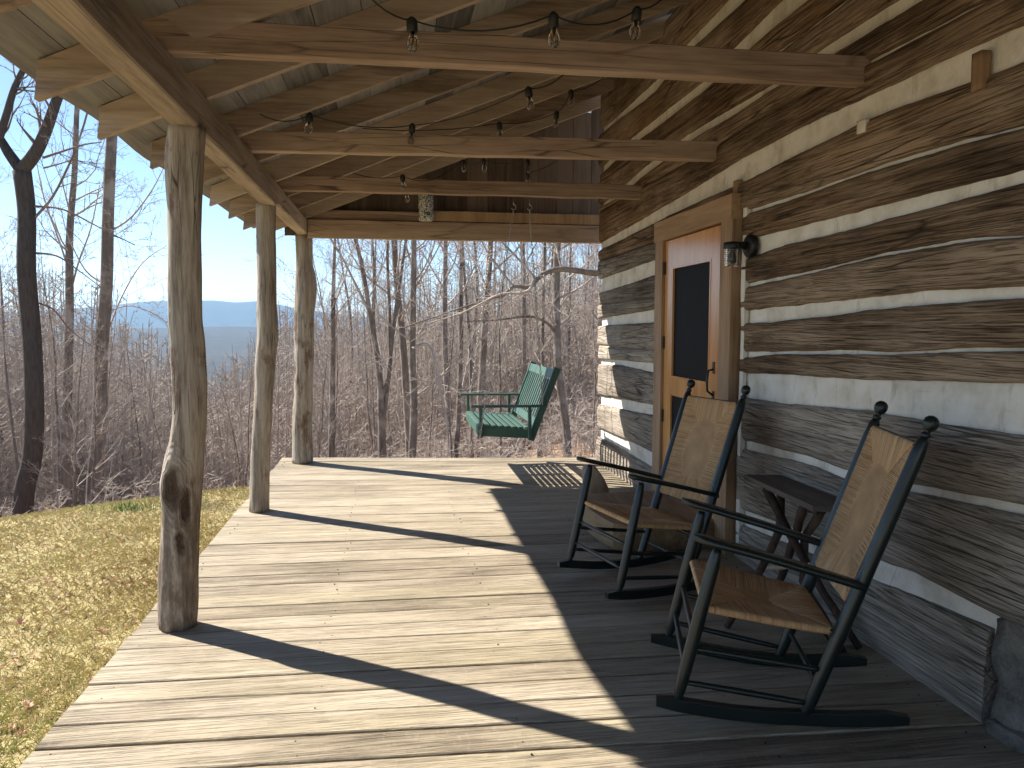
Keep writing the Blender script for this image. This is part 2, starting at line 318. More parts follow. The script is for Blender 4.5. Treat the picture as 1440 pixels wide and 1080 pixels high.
# ================================================================== DECK
DK = np.array([(-2, -.3), (1, -.3), (2, -.25), (3, -.17), (4, -.11), (5, -.12), (6, -.27), (7, -.45), (8, -.53), (8.6, -.55)])
def skew(Yl, x): return Yl + (x+1.28)/3.47*float(np.interp(Yl, DK[:, 0], DK[:, 1]))
cuts = [8.6, 8.356, 8.102, 7.861, 7.596, 7.348, 7.115, 6.86, 6.561, 6.26, 5.959, 5.688, 5.438, 5.208, 4.964, 4.749, 4.539, 4.37, 4.203, 4.036, 3.875, 3.714, 3.557, 3.381, 3.221, 3.051, 2.895, 2.743, 2.574, 2.409, 2.245, 2.083, 1.931, 1.779, 1.632]
while cuts[-1] > -2: cuts.append(cuts[-1]-random.uniform(.15, .19))
dk = MB(); nails = MB(); NX = 46
rs = random.Random(3)
for i in range(len(cuts)-1):
    y1, y0 = cuts[i], cuts[i+1]; rn = rs.random(); zt = rs.uniform(-.003, .003)
    g0, g1 = rs.uniform(.0012, .004), rs.uniform(.0012, .004)
    if i in (24, 27, 31): g1 += .008
    xs = [-1.28-rs.uniform(0, .012)+(3.5+.06)*k/NX for k in range(NX+1)]
    vs = []; fs = []
    for k, x in enumerate(xs):
        n0 = noise.noise(Vector((x*1.7, i*7.3, 0)))*.004; n1 = noise.noise(Vector((x*1.7, i*7.3+3, 5)))*.004
        a = skew(y0, x)+g0+max(0, n0)*1.0; b = skew(y1, x)-g1-max(0, n1)*1.0
        zz = zt + noise.noise(Vector((x*.8, i*3.1, 9)))*.003
        cup = rs.uniform(0, .0004)
        vs += [(x, a, -.04), (x, a, zz-.004), (x, a+.004, zz), (x, (a+b)/2, zz+cup), (x, b-.004, zz), (x, b, zz-.004), (x, b, -.04)]
    for k in range(NX):
        for j in range(6): fs.append((k*7+j, (k+1)*7+j, (k+1)*7+j+1, k*7+j+1))
    fs.append(tuple(range(7))); fs.append(tuple(NX*7+j for j in reversed(range(7))))
    dk.add(vs, fs, rn)
    for x in (-1.2, -.35, .45, 1.3, 2.08):
        for q in (.22, .78):
            if rs.random() < .3: continue
            cx = x+rs.uniform(-.03, .03); cy = skew(y0+(y1-y0)*(q+rs.uniform(-.06, .06)), cx)
            pts = [(cx+math.cos(t)*.0038, cy+math.sin(t)*.0038) for t in [k*math.pi/3 for k in range(6)]]
            nails.add([(a, b, .0025+zt*0) for a, b in pts]+[(a, b, -.01) for a, b in pts], [tuple(range(6))]+[(k, 6+k, 6+(k+1) % 6, (k+1) % 6) for k in range(6)])
deck = dk.build('deck', M['deck']); tag(deck, kind='structure')
o = nails.build('nail_heads', M['nail'], deck)
jo = MB()
jo.box(-1.25, -1.21, -2, 8.4, -.26, -.042, .3)
for x in (-.4, .45, 1.3, 2.1): jo.box(x-.02, x+.02, -2, 8.0, -.22, -.042, .5)
jo.bar((-1.24, 8.50, -.14), (2.2, 7.98, -.14), .04, .19, rnd=.4)
jo.build('joists', M['beam'], deck)

# ================================================================== PORCH ROOF FRAME
porch = empty('covered_porch', (-1.1, 3.8, 0)); tag(porch, 'timber porch frame and board roof on rough debarked tree posts along the cabin wall', 'porch')
def prt(o): # keep world coordinates under a parent that is not at the origin
    o.matrix_parent_inverse = o.parent.matrix_world.inverted() if False else Matrix.Translation(-Vector(o.parent.location)); return o
PST = {
 3.8: [(-.969, .084, 2.44), (-.991, .086, 2.27), (-.993, .078, 2.06), (-.998, .077, 1.86), (-1.006, .077, 1.52), (-1.0, .078, 1.42), (-.997, .082, 1.25), (-.998, .081, 1.07), (-1.015, .084, .94), (-1.035, .094, .83), (-1.05, .101, .72), (-1.054, .088, .58), (-1.067, .089, .44), (-1.079, .092, .3), (-1.089, .092, .12), (-1.092, .087, .003)],
 6.14: [(-.995, .076, 2.45), (-1.002, .072, 2.21), (-1.002, .075, 1.93), (-1.008, .076, 1.66), (-1.004, .079, 1.51), (-1.007, .079, 1.4), (-1.024, .077, 1.29), (-1.034, .079, 1.2), (-1.043, .074, 1.03), (-1.065, .077, .72), (-1.077, .075, .56), (-1.09, .077, .4), (-1.102, .078, .17), (-1.106, .083, .003)],
 8.27: [(-.954, .092, 2.46), (-.957, .089, 2.16), (-.945, .104, 2.05), (-.94, .111, 1.95), (-.95, .111, 1.82), (-.969, .104, 1.63), (-.979, .101, 1.32), (-1.0, .101, .71), (-1.022, .101, .4), (-1.026, .113, .003)],
 1.46: [(-.98, .08, 2.44), (-1.0, .08, 1.8), (-1.02, .085, 1.2), (-1.05, .085, .6), (-1.09, .09, .003)],
 -.9: [(-.98, .08, 2.44), (-1.0, .08, 1.8), (-1.02, .085, 1.2), (-1.05, .085, .6), (-1.09, .09, .003)]}
for Y, rows in PST.items():
    zs = np.array([r[2] for r in rows][::-1]); xc = np.array([r[0] for r in rows][::-1]); rd = np.array([r[1] for r in rows][::-1])
    m = MB(); N = 28; K = 60; vs = []; fs = []
    for k in range(K+1):
        z = zs[0]+(zs[-1]-zs[0])*k/K
        cx = float(np.interp(z, zs, xc)); r = float(np.interp(z, zs, rd))
        for i in range(N):
            t = 2*math.pi*i/N
            q = Vector((math.cos(t)*1.5, math.sin(t)*1.5, z*2.2+Y))
            rr = r*(1+.1*noise.noise(q)+.05*noise.noise(q*3.7)+.06*noise.noise(Vector((math.cos(t)*3.2, math.sin(t)*3.2, z*.9+Y))))
            if Y == 3.8:
                dd = math.hypot((z-.70)*.5, (((t+math.pi*.62) % (2*math.pi)))*r)       # hollow knot faces the camera side
                rr -= .03*math.exp(-(dd/.045)**2)
            vs.append((cx+math.cos(t)*rr, Y+math.sin(t)*rr*.95, z))
    for k in range(K):
        for i in range(N): fs.append((k*N+i, k*N+(i+1) % N, (k+1)*N+(i+1) % N, (k+1)*N+i))
    fs.append(tuple(reversed(range(N)))); fs.append(tuple(K*N+i for i in range(N)))
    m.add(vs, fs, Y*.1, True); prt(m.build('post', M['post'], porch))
# plate beam in two lengths, ties, end beam
ZB = 2.62; PITCHR = .395
def zr(x): return ZB+PITCHR*(x+.9)
for (ya, yb, za, rn, w) in ((-2, 6.12, 2.43, .2, .125), (6.123, 8.3, 2.455, .7, .115)):
    m = MB(); m.bar((-.965, ya, (za+2.615)/2), (-.965, yb, (za+2.615)/2), w, 2.615-za, rnd=rn, ch=.008, nseg=30, wob=.006); prt(m.build('plate_beam', M['beam'], porch))
for (yl, yr, rn, h, ex) in ((3.34, 3.28, .31, .13, 0), (5.1, 4.89, .62, .125, 0), (6.5, 6.46, .11, .12, 0), (1.75, 1.65, .4, .125, 0), (.1, .05, .9, .125, 0)):
    m = MB(); m.bar((-1.02, yl, 2.618+h/2), (2.2, yr, 2.618+h/2), .075, h, rnd=rn, ch=.004, nseg=24, wob=.006); prt(m.build('tie_beam', M['tie'], porch))
m = MB(); m.bar((-.9, 8.17, 2.515), (2.4, 8.12, 2.505), .09, .19, rnd=.5, ch=.004, nseg=20, wob=.005); prt(m.build('end_beam', M['tie'], porch))
m = MB(); m.bar((.42, 8.15, 2.67), (2.3, 8.12, 2.665), .06, .11, rnd=.85, ch=.004, nseg=20, wob=.005); prt(m.build('end_plank', M['casing'], porch))
m = MB(); m.bar((-.88, 8.19, 2.665), (.415, 8.17, 2.665), .05, .1, rnd=.15, ch=.004, nseg=20, wob=.005); prt(m.build('end_plank', M['tie'], porch))
tails = [-1.4, -.72, -.04, .64, 1.3, 1.98, 2.66, 3.35, 3.99, 4.72, 5.41, 6.12, 6.80, 7.5, 8.16]
RSK = -.05
for i, y in enumerate(tails):
    rn = rs.random(); D = .15; w = .045; m = MB()
    xs = [-1.4-rs.uniform(0, .03)]+[-1.2+k*.2 for k in range(19)]
    vs = []; fs = []
    for k, x in enumerate(xs):
        yy = y+RSK*(x+1.4); zb = zr(x)+noise.noise(Vector((x, i, 0)))*.006; zt = zr(x)+D
        if k == 0: zb += 0.0
        vs += [(x, yy-w/2, zb), (x, yy+w/2, zb), (x+(0 if k else .02), yy+w/2, zt), (x+(0 if k else .02), yy-w/2, zt)]
    for k in range(len(xs)-1):
        for j in range(4): fs.append((k*4+j, k*4+(j+1) % 4, (k+1)*4+(j+1) % 4, (k+1)*4+j))
    fs.append((3, 2, 1, 0)); n = (len(xs)-1)*4; fs.append((n, n+1, n+2, n+3))
    m.add(vs, fs, rn); prt(m.build('rafter', M['rafter'], porch))
# roof boards run along the porch; live-edged at the eave
m = MB(); x = -1.5; k = 0; D = .151
while x < 2.62:
    w = rs.uniform(.19, .25); NY = 60; vs = []; fs = []; rn = rs.random()
    for j in range(NY+1):
        y = -2+10.42*j/NY; e = (noise.noise(Vector((y*1.1, 3, 0)))*.035 if k == 0 else 0)
        a, b = x+e, x+w-.004
        vs += [(a, y, zr(a)+D), (b, y, zr(b)+D), (b, y, zr(b)+D+.02), (a, y, zr(a)+D+.02)]
    for j in range(NY):
        for q in range(4): fs.append((j*4+q, (j+1)*4+q, (j+1)*4+(q+1) % 4, j*4+(q+1) % 4))
    fs.append((0, 1, 2, 3)); n = NY*4; fs.append((n+3, n+2, n+1, n)); m.add(vs, fs, rn); x += w; k += 1
prt(m.build('roof_boards', M['sheath'], porch))
m = MB(); vs = []
for (a, z_) in ((-1.47, .023), (2.75, .023), (2.75, .05), (-1.47, .05)):
    vs += [(a, -2.05, zr(a)+D+z_), (a, 8.45, zr(a)+D+z_)]
m.add(vs, [(0, 1, 3, 2), (2, 3, 5, 4), (4, 5, 7, 6), (6, 7, 1, 0), (0, 2, 4, 6), (1, 7, 5, 3)]); prt(m.build('roof_covering', M['roofmetal'], porch))
m = MB(); x = -1.15
while x < 2.28:
    w = rs.uniform(.17, .24); x1 = min(x+w-.004, 2.38); zb = 2.45 if x < -.85 else 2.60
    ya = 8.235+rs.uniform(0, .006); rn = rs.random(); top1 = zr(x1)+D-.004; top0 = zr(x)+D-.004
    if x1 > 2.05 and x < 2.28: top1 -= .13; top0 -= .03
    m.add([(a, b, c) for b in (ya, ya+.022) for (a, c) in ((x, zb), (x1, zb), (x1, top1), (x, top0))], [(0, 1, 2, 3), (7, 6, 5, 4), (0, 4, 5, 1), (1, 5, 6, 2), (2, 6, 7, 3), (3, 7, 4, 0)], rn); x += w
m.add([(a, b, c) for b in (8.262, 8.275) for (a, c) in ((-1.15, 2.47), (-.86, 2.47), (-.86, 2.62), (2.2, 2.62), (2.2, zr(2.2)-.02), (2.06, zr(2.06)-.01), (1.98, zr(1.98)+D-.006), (-1.15, zr(-1.15)+D-.006))],
      [tuple(range(8)), tuple(reversed(range(8, 16)))]+[(i, 8+i, 8+(i+1) % 8, (i+1) % 8) for i in range(8)], .3)
prt(m.build('gable_boards', M['gable'], porch))

# ================================================================== CABIN
cabin = empty('log_cabin', (2.2, 5, 0)); tag(cabin, 'old hewn log cabin wall with cream chinking and a wooden screen door under the porch', 'cabin')
B = {
'A3': [(8.0, 3.53, 3.576), (6.14, 3.46, 3.56), (5.54, 3.538, 3.608), (4.67, 3.529, 3.642)],
'A2': [(7.9, 3.085, 3.176), (6.76, 3.161, 3.241), (5.14, 3.152, 3.239), (4.72, 3.182, 3.297), (4.01, 3.223, 3.353)],
'A2t': [(5.2, 3.03, 3.03), (4.14, 3.053, 3.074), (3.44, 3.065, 3.086)],
'A1': [(7.89, 2.667, 2.773), (6.46, 2.812, 2.89), (5.45, 2.861, 2.931), (4.07, 2.865, 2.905), (3.65, 2.861, 2.924), (3.01, 2.851, 2.922)],
'A0t': [(4.9, 2.72, 2.72), (4.47, 2.735, 2.748), (3.22, 2.708, 2.725), (2.55, 2.697, 2.711)],
'B1': [(7.87, 2.299, 2.38), (5.8, 2.37, 2.48), (4.58, 2.405, 2.555), (3.91, 2.426, 2.575), (3.26, 2.453, 2.568), (2.37, 2.42, 2.554)],
'B2': [(7.8, 2.19, 2.19), (5.9, 2.2, 2.2), (4.42, 2.194, 2.216), (3.75, 2.197, 2.216), (3.24, 2.208, 2.225), (2.67, 2.205, 2.224), (2.35, 2.187, 2.205)],
'B3': [(7.8, 1.845, 2.0), (5.89, 1.933, 2.061), (4.28, 1.924, 2.037), (3.88, 1.954, 2.037), (3.23, 1.969, 2.046), (2.34, 1.999, 2.046)],
'B4': [(7.8, 1.72, 1.72), (5.9, 1.73, 1.73), (4.42, 1.742, 1.76), (3.63, 1.776, 1.791), (3.06, 1.815, 1.831), (2.6, 1.822, 1.836), (2.33, 1.804, 1.814)],
'B5': [(7.82, 1.485, 1.562), (7.41, 1.5, 1.588), (5.87, 1.523, 1.641), (4.41, 1.513, 1.59), (4.08, 1.513, 1.604), (3.2, 1.567, 1.63), (2.72, 1.584, 1.638), (2.31, 1.595, 1.632)],
'B6': [(7.8, 1.28, 1.28), (5.9, 1.29, 1.29), (4.34, 1.296, 1.332), (3.98, 1.328, 1.344), (3.38, 1.359, 1.38), (3.02, 1.363, 1.379), (2.57, 1.395, 1.412), (2.3, 1.407, 1.417)],
'B7': [(7.8, 1.075, 1.13), (7.15, 1.102, 1.152), (5.97, 1.093, 1.177), (4.37, 1.039, 1.196), (3.89, 1.05, 1.219), (3.18, 1.099, 1.243), (2.7, 1.095, 1.272), (2.29, 1.107, 1.295)],
'B8': [(7.79, .641, .734), (6.81, .683, .779), (5.99, .728, .819), (4.38, .706, .769), (3.57, .75, .795), (3.35, .735, .785), (2.82, .781, .817), (2.26, .827, .87)],
'B9': [(7.77, .275, .369), (6.66, .273, .402), (5.97, .26, .394), (4.46, .21, .316), (3.04, .311, .416), (2.79, .335, .439), (2.34, .368, .424), (2.23, .393, .436)]}
order = ['B9', 'B8', 'B7', 'B6', 'B5', 'B4', 'B3', 'B2', 'B1', 'A0t', 'A1', 'A2t', 'A2', 'A3']
XW = 2.195
def band(k, Y, hi):
    if k is None: return 0
    r = sorted(B[k]); return float(np.interp(Y, [q[0] for q in r], [q[2 if hi else 1] for q in r]))
def edge_n(Y, s): return noise.noise(Vector((Y*1.6, s, 0)))*.007+noise.noise(Vector((Y*8, s, 4)))*.004+noise.noise(Vector((Y*27, s, 8)))*.0025
def log_part(lo, hi, ya, yb, idx, mat):
    m = MB(); step = .035; NY = max(2, int((yb-ya)/step)); J = 12; rn = rs.random(); vs = []; fs = []
    for j in range(NY+1):
        Y = ya+(yb-ya)*j/NY
        z0 = (band(lo, Y, True)+edge_n(Y, idx*3.3)) if lo else -.12
        z1 = (band(hi, Y, False)+edge_n(Y, idx*3.3+50)) if hi else 3.95
        if z1-z0 < .03: z1 = z0+.03
        big = noise.noise(Vector((Y*.45, idx*5.1, 0)))*.012
        for q in range(J+1):
            t = q/J; z = z0+(z1-z0)*t
            x = XW-.006-.02*(1-abs(2*t-1)**8)-max(0, big)
            x -= noise.noise(Vector((Y*.9, z*6, idx)))*.009+noise.noise(Vector((Y*1.6, z*38, idx+9)))*.0035+noise.noise(Vector((Y*6, z*14, idx+3)))*.003
            vs.append((x, Y, z))
        vs.append((2.42, Y, z1)); vs.append((2.42, Y, z0))
    n = J+3
    for j in range(NY):
        for q in range(n): fs.append((j*n+q, (j+1)*n+q, (j+1)*n+(q+1) % n, j*n+(q+1) % n))
    fs.append(tuple(range(n))); fs.append(tuple(NY*n+q for q in reversed(range(n))))
    m.add(vs, fs, rn)
    for f in range(len(m.sm)-2): m.sm[f] = True
    return prt(m.build('log', mat, cabin))
DL, DR = 5.88, 4.44      # door opening sides
seq = [None]+order+[None]
for i in range(len(seq)-1):
    lo, hi = seq[i], seq[i+1]; mat = M['loggrey'] if i <= 2 else M['log']; far = 7.8+rs.uniform(-.03, .03)
    if lo in ('B1', 'A0t', 'A1', 'A2t', 'A2', 'A3'): log_part(lo, hi, -2, far, i, mat); continue
    if lo == 'B2': log_part(lo, hi, -2, far, i, mat); continue
    y0 = 2.375 if i == 0 else -2
    log_part(lo, hi, y0, DR-.0, i, mat)
    log_part(lo, hi, DL, far, i, M['loggrey'])
for i, k in enumerate(order):
    spans = [(-2, 7.77)] if k in ('B1', 'A0t', 'A1', 'A2t', 'A2', 'A3') else [(-2, DR-.0), (DL, 7.77)]
    if k in ('A0t',): spans = [(-2, 4.9)]
    if k in ('A2t',): spans = [(-2, 5.2)]
    for (ya, yb) in spans:
        if yb < 2.5 and False: continue
        m = MB(); NY = int((yb-ya)/.04); J = 6; vs = []; fs = []
        for j in range(NY+1):
            Y = ya+(yb-ya)*j/NY; z0 = band(k, Y, False)-.02; z1 = band(k, Y, True)+.02
            for q in range(J+1):
                z = z0+(z1-z0)*q/J; vs.append((XW+.012-noise.noise(Vector((Y*2.1, z*9, i)))*.006-noise.noise(Vector((Y*11, z*23, i)))*.003, Y, z))
            vs += [(2.4, Y, z1), (2.4, Y, z0)]
        n = J+3
        for j in range(NY):
            for q in range(n): fs.append((j*n+q, (j+1)*n+q, (j+1)*n+(q+1) % n, j*n+(q+1) % n))
        fs.append(tuple(range(n))); fs.append(tuple(NY*n+q for q in reversed(range(n))))
        m.add(vs, fs, rs.random())
        for f in range(len(m.sm)-2): m.sm[f] = True
        prt(m.build('chinking', M['chink'], cabin))
# vertical mortar beads at the door jambs
m = MB(); m.bar((2.185, 4.415, .0), (2.185, 4.415, 2.3), .03, .045, up=(0, 1, 0), nseg=60, wob=.01); prt(m.build('mortar_bead', M['chink'], cabin))
m = MB(); m.bar((2.185, 5.9, .35), (2.185, 5.9, 2.35), .03, .03, up=(0, 1, 0), nseg=60, wob=.01); prt(m.build('mortar_bead', M['chink'], cabin))
# stone pier at the near end of the bottom log
def rough_block(m, c, s, seed, amp=.02, n=7):
    vs = []; fs = []; idx = {}
    def vid(p):
        key = tuple(round(a, 5) for a in p)
        if key not in idx:
            q = Vector(p); d = q.normalized()*math.sqrt(3); w = q.lerp(Vector([max(-1, min(1, a*1.0)) for a in d]), .12)
            nn = noise.noise_vector(Vector((w.x*s[0], w.y*s[1], w.z*s[2]))*6+Vector((seed, seed, seed)))*amp
            idx[key] = len(vs); vs.append((c[0]+w.x*s[0]+nn.x, c[1]+w.y*s[1]+nn.y, c[2]+w.z*s[2]+nn.z))
        return idx[key]
    for ax in range(3):
        for sg in (-1, 1):
            for i in range(n):
                for j in range(n):
                    q = []
                    for (a, b) in ((i, j), (i+1, j), (i+1, j+1), (i, j+1)):
                        p = [0, 0, 0]; p[ax] = sg; p[(ax+1) % 3] = -1+2*a/n; p[(ax+2) % 3] = -1+2*b/n; q.append(vid(p))
                    fs.append(tuple(q if sg > 0 else reversed(q)))
    m.add(vs, fs, seed*.1, True)
m = MB(); rough_block(m, (2.375, 1.93, .19), (.19, .42, .225), 3, .035, 16); prt(m.build('foundation_stone', M['stone'], cabin))
m = MB(); rough_block(m, (2.33, 1.9, -.0), (.19, .42, .06), 5, .04, 16); prt(m.build('foundation_stone', M['stone'], cabin))
m = MB(); rough_block(m, (2.17, 2.54, 2.445), (.02, .025, .07), 2, .006, 5); prt(m.build('wooden_peg', M['casing'], cabin))
m = MB(); rough_block(m, (2.18, 4.55, 2.37), (.015, .03, .055), 4, .005, 5); prt(m.build('wooden_peg', M['casing'], cabin))
m = MB(); rough_block(m, (2.175, 3.25, 2.425), (.012, .03, .03), 6, .005, 5); prt(m.build('chinking_plug', M['chink'], cabin))
# door casing
m = MB(); m.bar((2.155, 4.55, .0), (2.155, 4.55, 2.17), .165, .09, up=(1, 0, 0), rnd=.3, ch=.004, nseg=8, wob=.003); prt(m.build('door_casing', M['casing'], cabin))
m = MB(); m.bar((2.155, 5.79, .0), (2.155, 5.79, 2.17), .165, .09, up=(1, 0, 0), rnd=.6, ch=.004, nseg=8, wob=.003); prt(m.build('door_casing', M['casing'], cabin))
m = MB(); m.bar((2.152, 4.465, 2.25), (2.152, 5.88, 2.25), .1, .16, rnd=.8, ch=.004, nseg=8, wob=.003); prt(m.build('door_header', M['header'], cabin))
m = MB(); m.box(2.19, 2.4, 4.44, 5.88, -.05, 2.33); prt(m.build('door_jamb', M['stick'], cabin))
m = MB(); m.bar((2.14, 4.63, .045), (2.14, 5.71, .045), .12, .05, rnd=.2, ch=.004); prt(m.build('door_sill', M['header'], cabin))
# door leaf
XD = 2.155
m = MB()
m.box(XD-.018, XD+.018, 4.645, 4.83, .075, 2.16, .4)        # stiles and rails butt end to end
m.box(XD-.018, XD+.018, 5.545, 5.70, .075, 2.16, .7)
m.box(XD-.0175, XD+.0175, 4.83, 5.545, 1.95, 2.16, .9)
m.box(XD-.0175, XD+.0175, 4.83, 5.545, .95, 1.09, .5)
m.box(XD-.0175, XD+.0175, 4.83, 5.545, .075, .36, .15)
door = prt(m.build('door', M['door'], cabin)); tag(door, 'varnished wooden screen door with a dark upper screen')
def sub(o): o.matrix_parent_inverse = Matrix.Translation(-Vector(cabin.location)) @ Matrix() if False else Matrix(); return o
m = MB(); m.box(XD-.004, XD+.004, 4.83, 5.545, 1.09, 1.95); sub(m.build('screen', M['screen'], door))
m = MB(); m.box(XD-.004, XD+.004, 4.83, 5.545, .36, .95); sub(m.build('screen', M['screen'], door))
m = MB()
for (a0, a1, b0, b1) in ((4.83, 5.545, 1.935, 1.95), (4.83, 5.545, 1.09, 1.105), (4.83, 4.845, 1.105, 1.935), (5.53, 5.545, 1.105, 1.935)): m.box(XD-.021, XD-.004, a0, a1, b0, b1, .6)
sub(m.build('screen_bead', M['door'], door))
for z in (1.95, 1.36, .77):
    m = MB(); m.box(XD-.03, XD-.019, 5.685, 5.735, z-.05, z+.05); m.tube([(XD-.036, 5.715, z-.055), (XD-.036, 5.715, z+.055)], .008, 8); sub(m.build('hinge', M['black'], door))
m = MB(); m.box(XD-.024, XD-.0185, 4.735, 4.765, 1.17, 1.25); m.box(XD-.024, XD-.0185, 4.735, 4.765, .97, 1.05)
m.tube([(XD-.02, 4.75, 1.2), (XD-.055, 4.755, 1.19), (XD-.065, 4.757, 1.12), (XD-.06, 4.755, 1.05), (XD-.02, 4.75, 1.02)], [.007, .008, .009, .008, .007], 8); sub(m.build('handle', M['black'], door))

# wall lamp
lx, ly, lz = 2.165, 4.33, 1.985
lamp = empty('wall_lamp', (lx, ly, lz)); tag(lamp, 'black jelly jar wall lamp with ribbed glass beside the door', 'lamp')
def rev(m, prof, c, axis='z', n=24, rnd=0.):
    vs = []; fs = []
    for (r, h) in prof:
        for i in range(n):
            t = 2*math.pi*i/n
            vs.append((c[0]+r*math.cos(t), c[1]+r*math.sin(t), c[2]+h) if axis == 'z' else (c[0]+h, c[1]+r*math.cos(t), c[2]+r*math.sin(t)))
    for k in range(len(prof)-1):
        for i in range(n): fs.append((k*n+i, k*n+(i+1) % n, (k+1)*n+(i+1) % n, (k+1)*n+i))
    m.add(vs, fs, rnd, True)
m = MB(); rev(m, [(0, -.028), (.045, -.026), (.058, -.02), (.068, -.012), (.07, .0), (.07, .02)], (0, 0, 0), 'x', 32); m.build('backplate', M['black'], lamp)
m = MB(); m.tube([(-.02, 0, 0), (-.06, 0, .004), (-.1, 0, -.002)], [.026, .022, .022], 14); m.build('arm', M['black'], lamp)
m = MB(); rev(m, [(0, .022), (.045, .022), (.052, .016), (.054, -.012), (.05, -.02), (0, -.02)], (-.115, 0, .0)); m.build('cap', M['black'], lamp)
m = MB(); prof = []
for k in range(34):
    h = -.02-.115*k/33; r = .045+.0022*math.sin(k*1.9) if k < 29 else .045*math.cos((k-28)/5*1.35)
    prof.append((max(r, .004), h))
prof += [(max(0.002, r-.003), h+.002) for r, h in reversed(prof)]
rev(m, prof, (-.115, 0, 0)); m.build('glass_jar', M['jar'], lamp)
m = MB(); rev(m, [(.012, -.02), (.013, -.04), (.027, -.06), (.03, -.08), (.022, -.102), (.002, -.11)], (-.115, 0, 0)); m.build('bulb', M['frost'], lamp)

# door step
st_ = MB(); vs = []; fs = []
outline = [(2.13, 4.62), (1.95, 4.6), (1.72, 4.6), (1.5, 4.62), (1.42, 4.68), (1.38, 4.85), (1.36, 5.1), (1.37, 5.35), (1.42, 5.52), (1.6, 5.6), (1.9, 5.62), (2.13, 5.6)]
n = len(outline)
for (z, k) in ((.006, 1.0), (.1, 1.0), (.165, .995), (.175, .98)):
    for (x, y) in outline: vs.append((1.75+(x-1.75)*k+noise.noise(Vector((x*5, y*5, z*9)))*.008, 5.1+(y-5.1)*k, z))
for k in range(3):
    for i in range(n): fs.append((k*n+i, k*n+(i+1) % n, (k+1)*n+(i+1) % n, (k+1)*n+i))
fs.append(tuple(3*n+i for i in range(n))); fs.append(tuple(reversed(range(n))))
st_.add(vs, fs, .4); s = st_.build('door_step', M['step']); tag(s, 'low brown wooden slab step in front of the screen door', 'step')

# driftwood piece
m = MB(); vs = []; fs = []; N = 20; K = 18
for k in range(K+1):
    t = k/K; z = .004+.3*t; r = .105*(1-t)**.55+.028 if t > .08 else .12
    if k == K: r = .012
    for i in range(N):
        a = 2*math.pi*i/N; rr = r*(1+.16*math.sin(3*a+t*5)+.22*noise.noise(Vector((math.cos(a)*1.5, math.sin(a)*1.5, z*8))))
        vs.append((1.70-.06*t+math.cos(a)*rr*1.0, 6.12+math.sin(a)*rr*.6, z))
for k in range(K):
    for i in range(N): fs.append((k*N+i, k*N+(i+1) % N, (k+1)*N+(i+1) % N, (k+1)*N+i))
fs.append(tuple(K*N+i for i in range(N))); m.add(vs, fs, .3, True)
o = m.build('driftwood_piece', M['driftwood']); tag(o, 'pale ridged piece of driftwood standing on the deck behind the far rocking chair', 'driftwood')

# ================================================================== ROCKING CHAIRS
def rush(m, c, ap, D, nstr, toW, rr=.0055, rail=.013, seed=1):
    # c: 4 corners (u,v) ccw, ap: apex indices positions; each edge's strands run inwards to the seam
    rg = random.Random(seed); A, Bp = Vector(ap[0]), Vector(ap[1])
    for e in range(4):
        p, q = Vector(c[e]), Vector(c[(e+1) % 4]); ed = q-p; L = ed.length; eu = ed/L; inn = Vector((-eu.y, eu.x))
        def loc(X): d = X-p; return d.dot(eu), d.dot(inn)
        seam = [(0, 0)]+([loc(A)] if e == 0 else [loc(Bp)] if e == 2 else [loc(A), loc(Bp)] if e == 3 else [loc(Bp), loc(A)])+[(L, 0)]
        if e == 1: seam = [(0, 0), loc(A), loc(Bp), (L, 0)]
        if e == 3: seam = [(0, 0), loc(Bp), loc(A), (L, 0)]
        seam = sorted(seam); n = max(8, int(nstr*L))
        for k in range(n):
            u = (k+.5)/n*L; dep = float(np.interp(u, [s_[0] for s_ in seam], [s_[1] for s_ in seam]))
            if dep < .004: dep = .004
            r_ = rr*rg.uniform(.8, 1.1); path = []; rn = min(1, max(0, rg.gauss(.5, .2)))
            for (d, h) in ((.02, -rail), (-.004, -rail*.9), (-rail, 0), (-.006, rail*.8)): path.append((d, h))
            steps = max(1, int(dep/.05))
            for s_ in range(1, steps+1):
                d = dep*s_/steps; path.append((d, rail*(.95-.9*(d/D)**.7 if d < D else .05)+rg.uniform(-.0006, .0006)))
            path.append((dep+.003, path[-1][1]-.008))
            ju = rg.uniform(-.0012, .0012)
            m.tube([toW(*(p+eu*(u+ju*min(1, max(0, d*30)))+inn*d), h) for d, h in path], r_, 5, rnd=rn, cap=False)
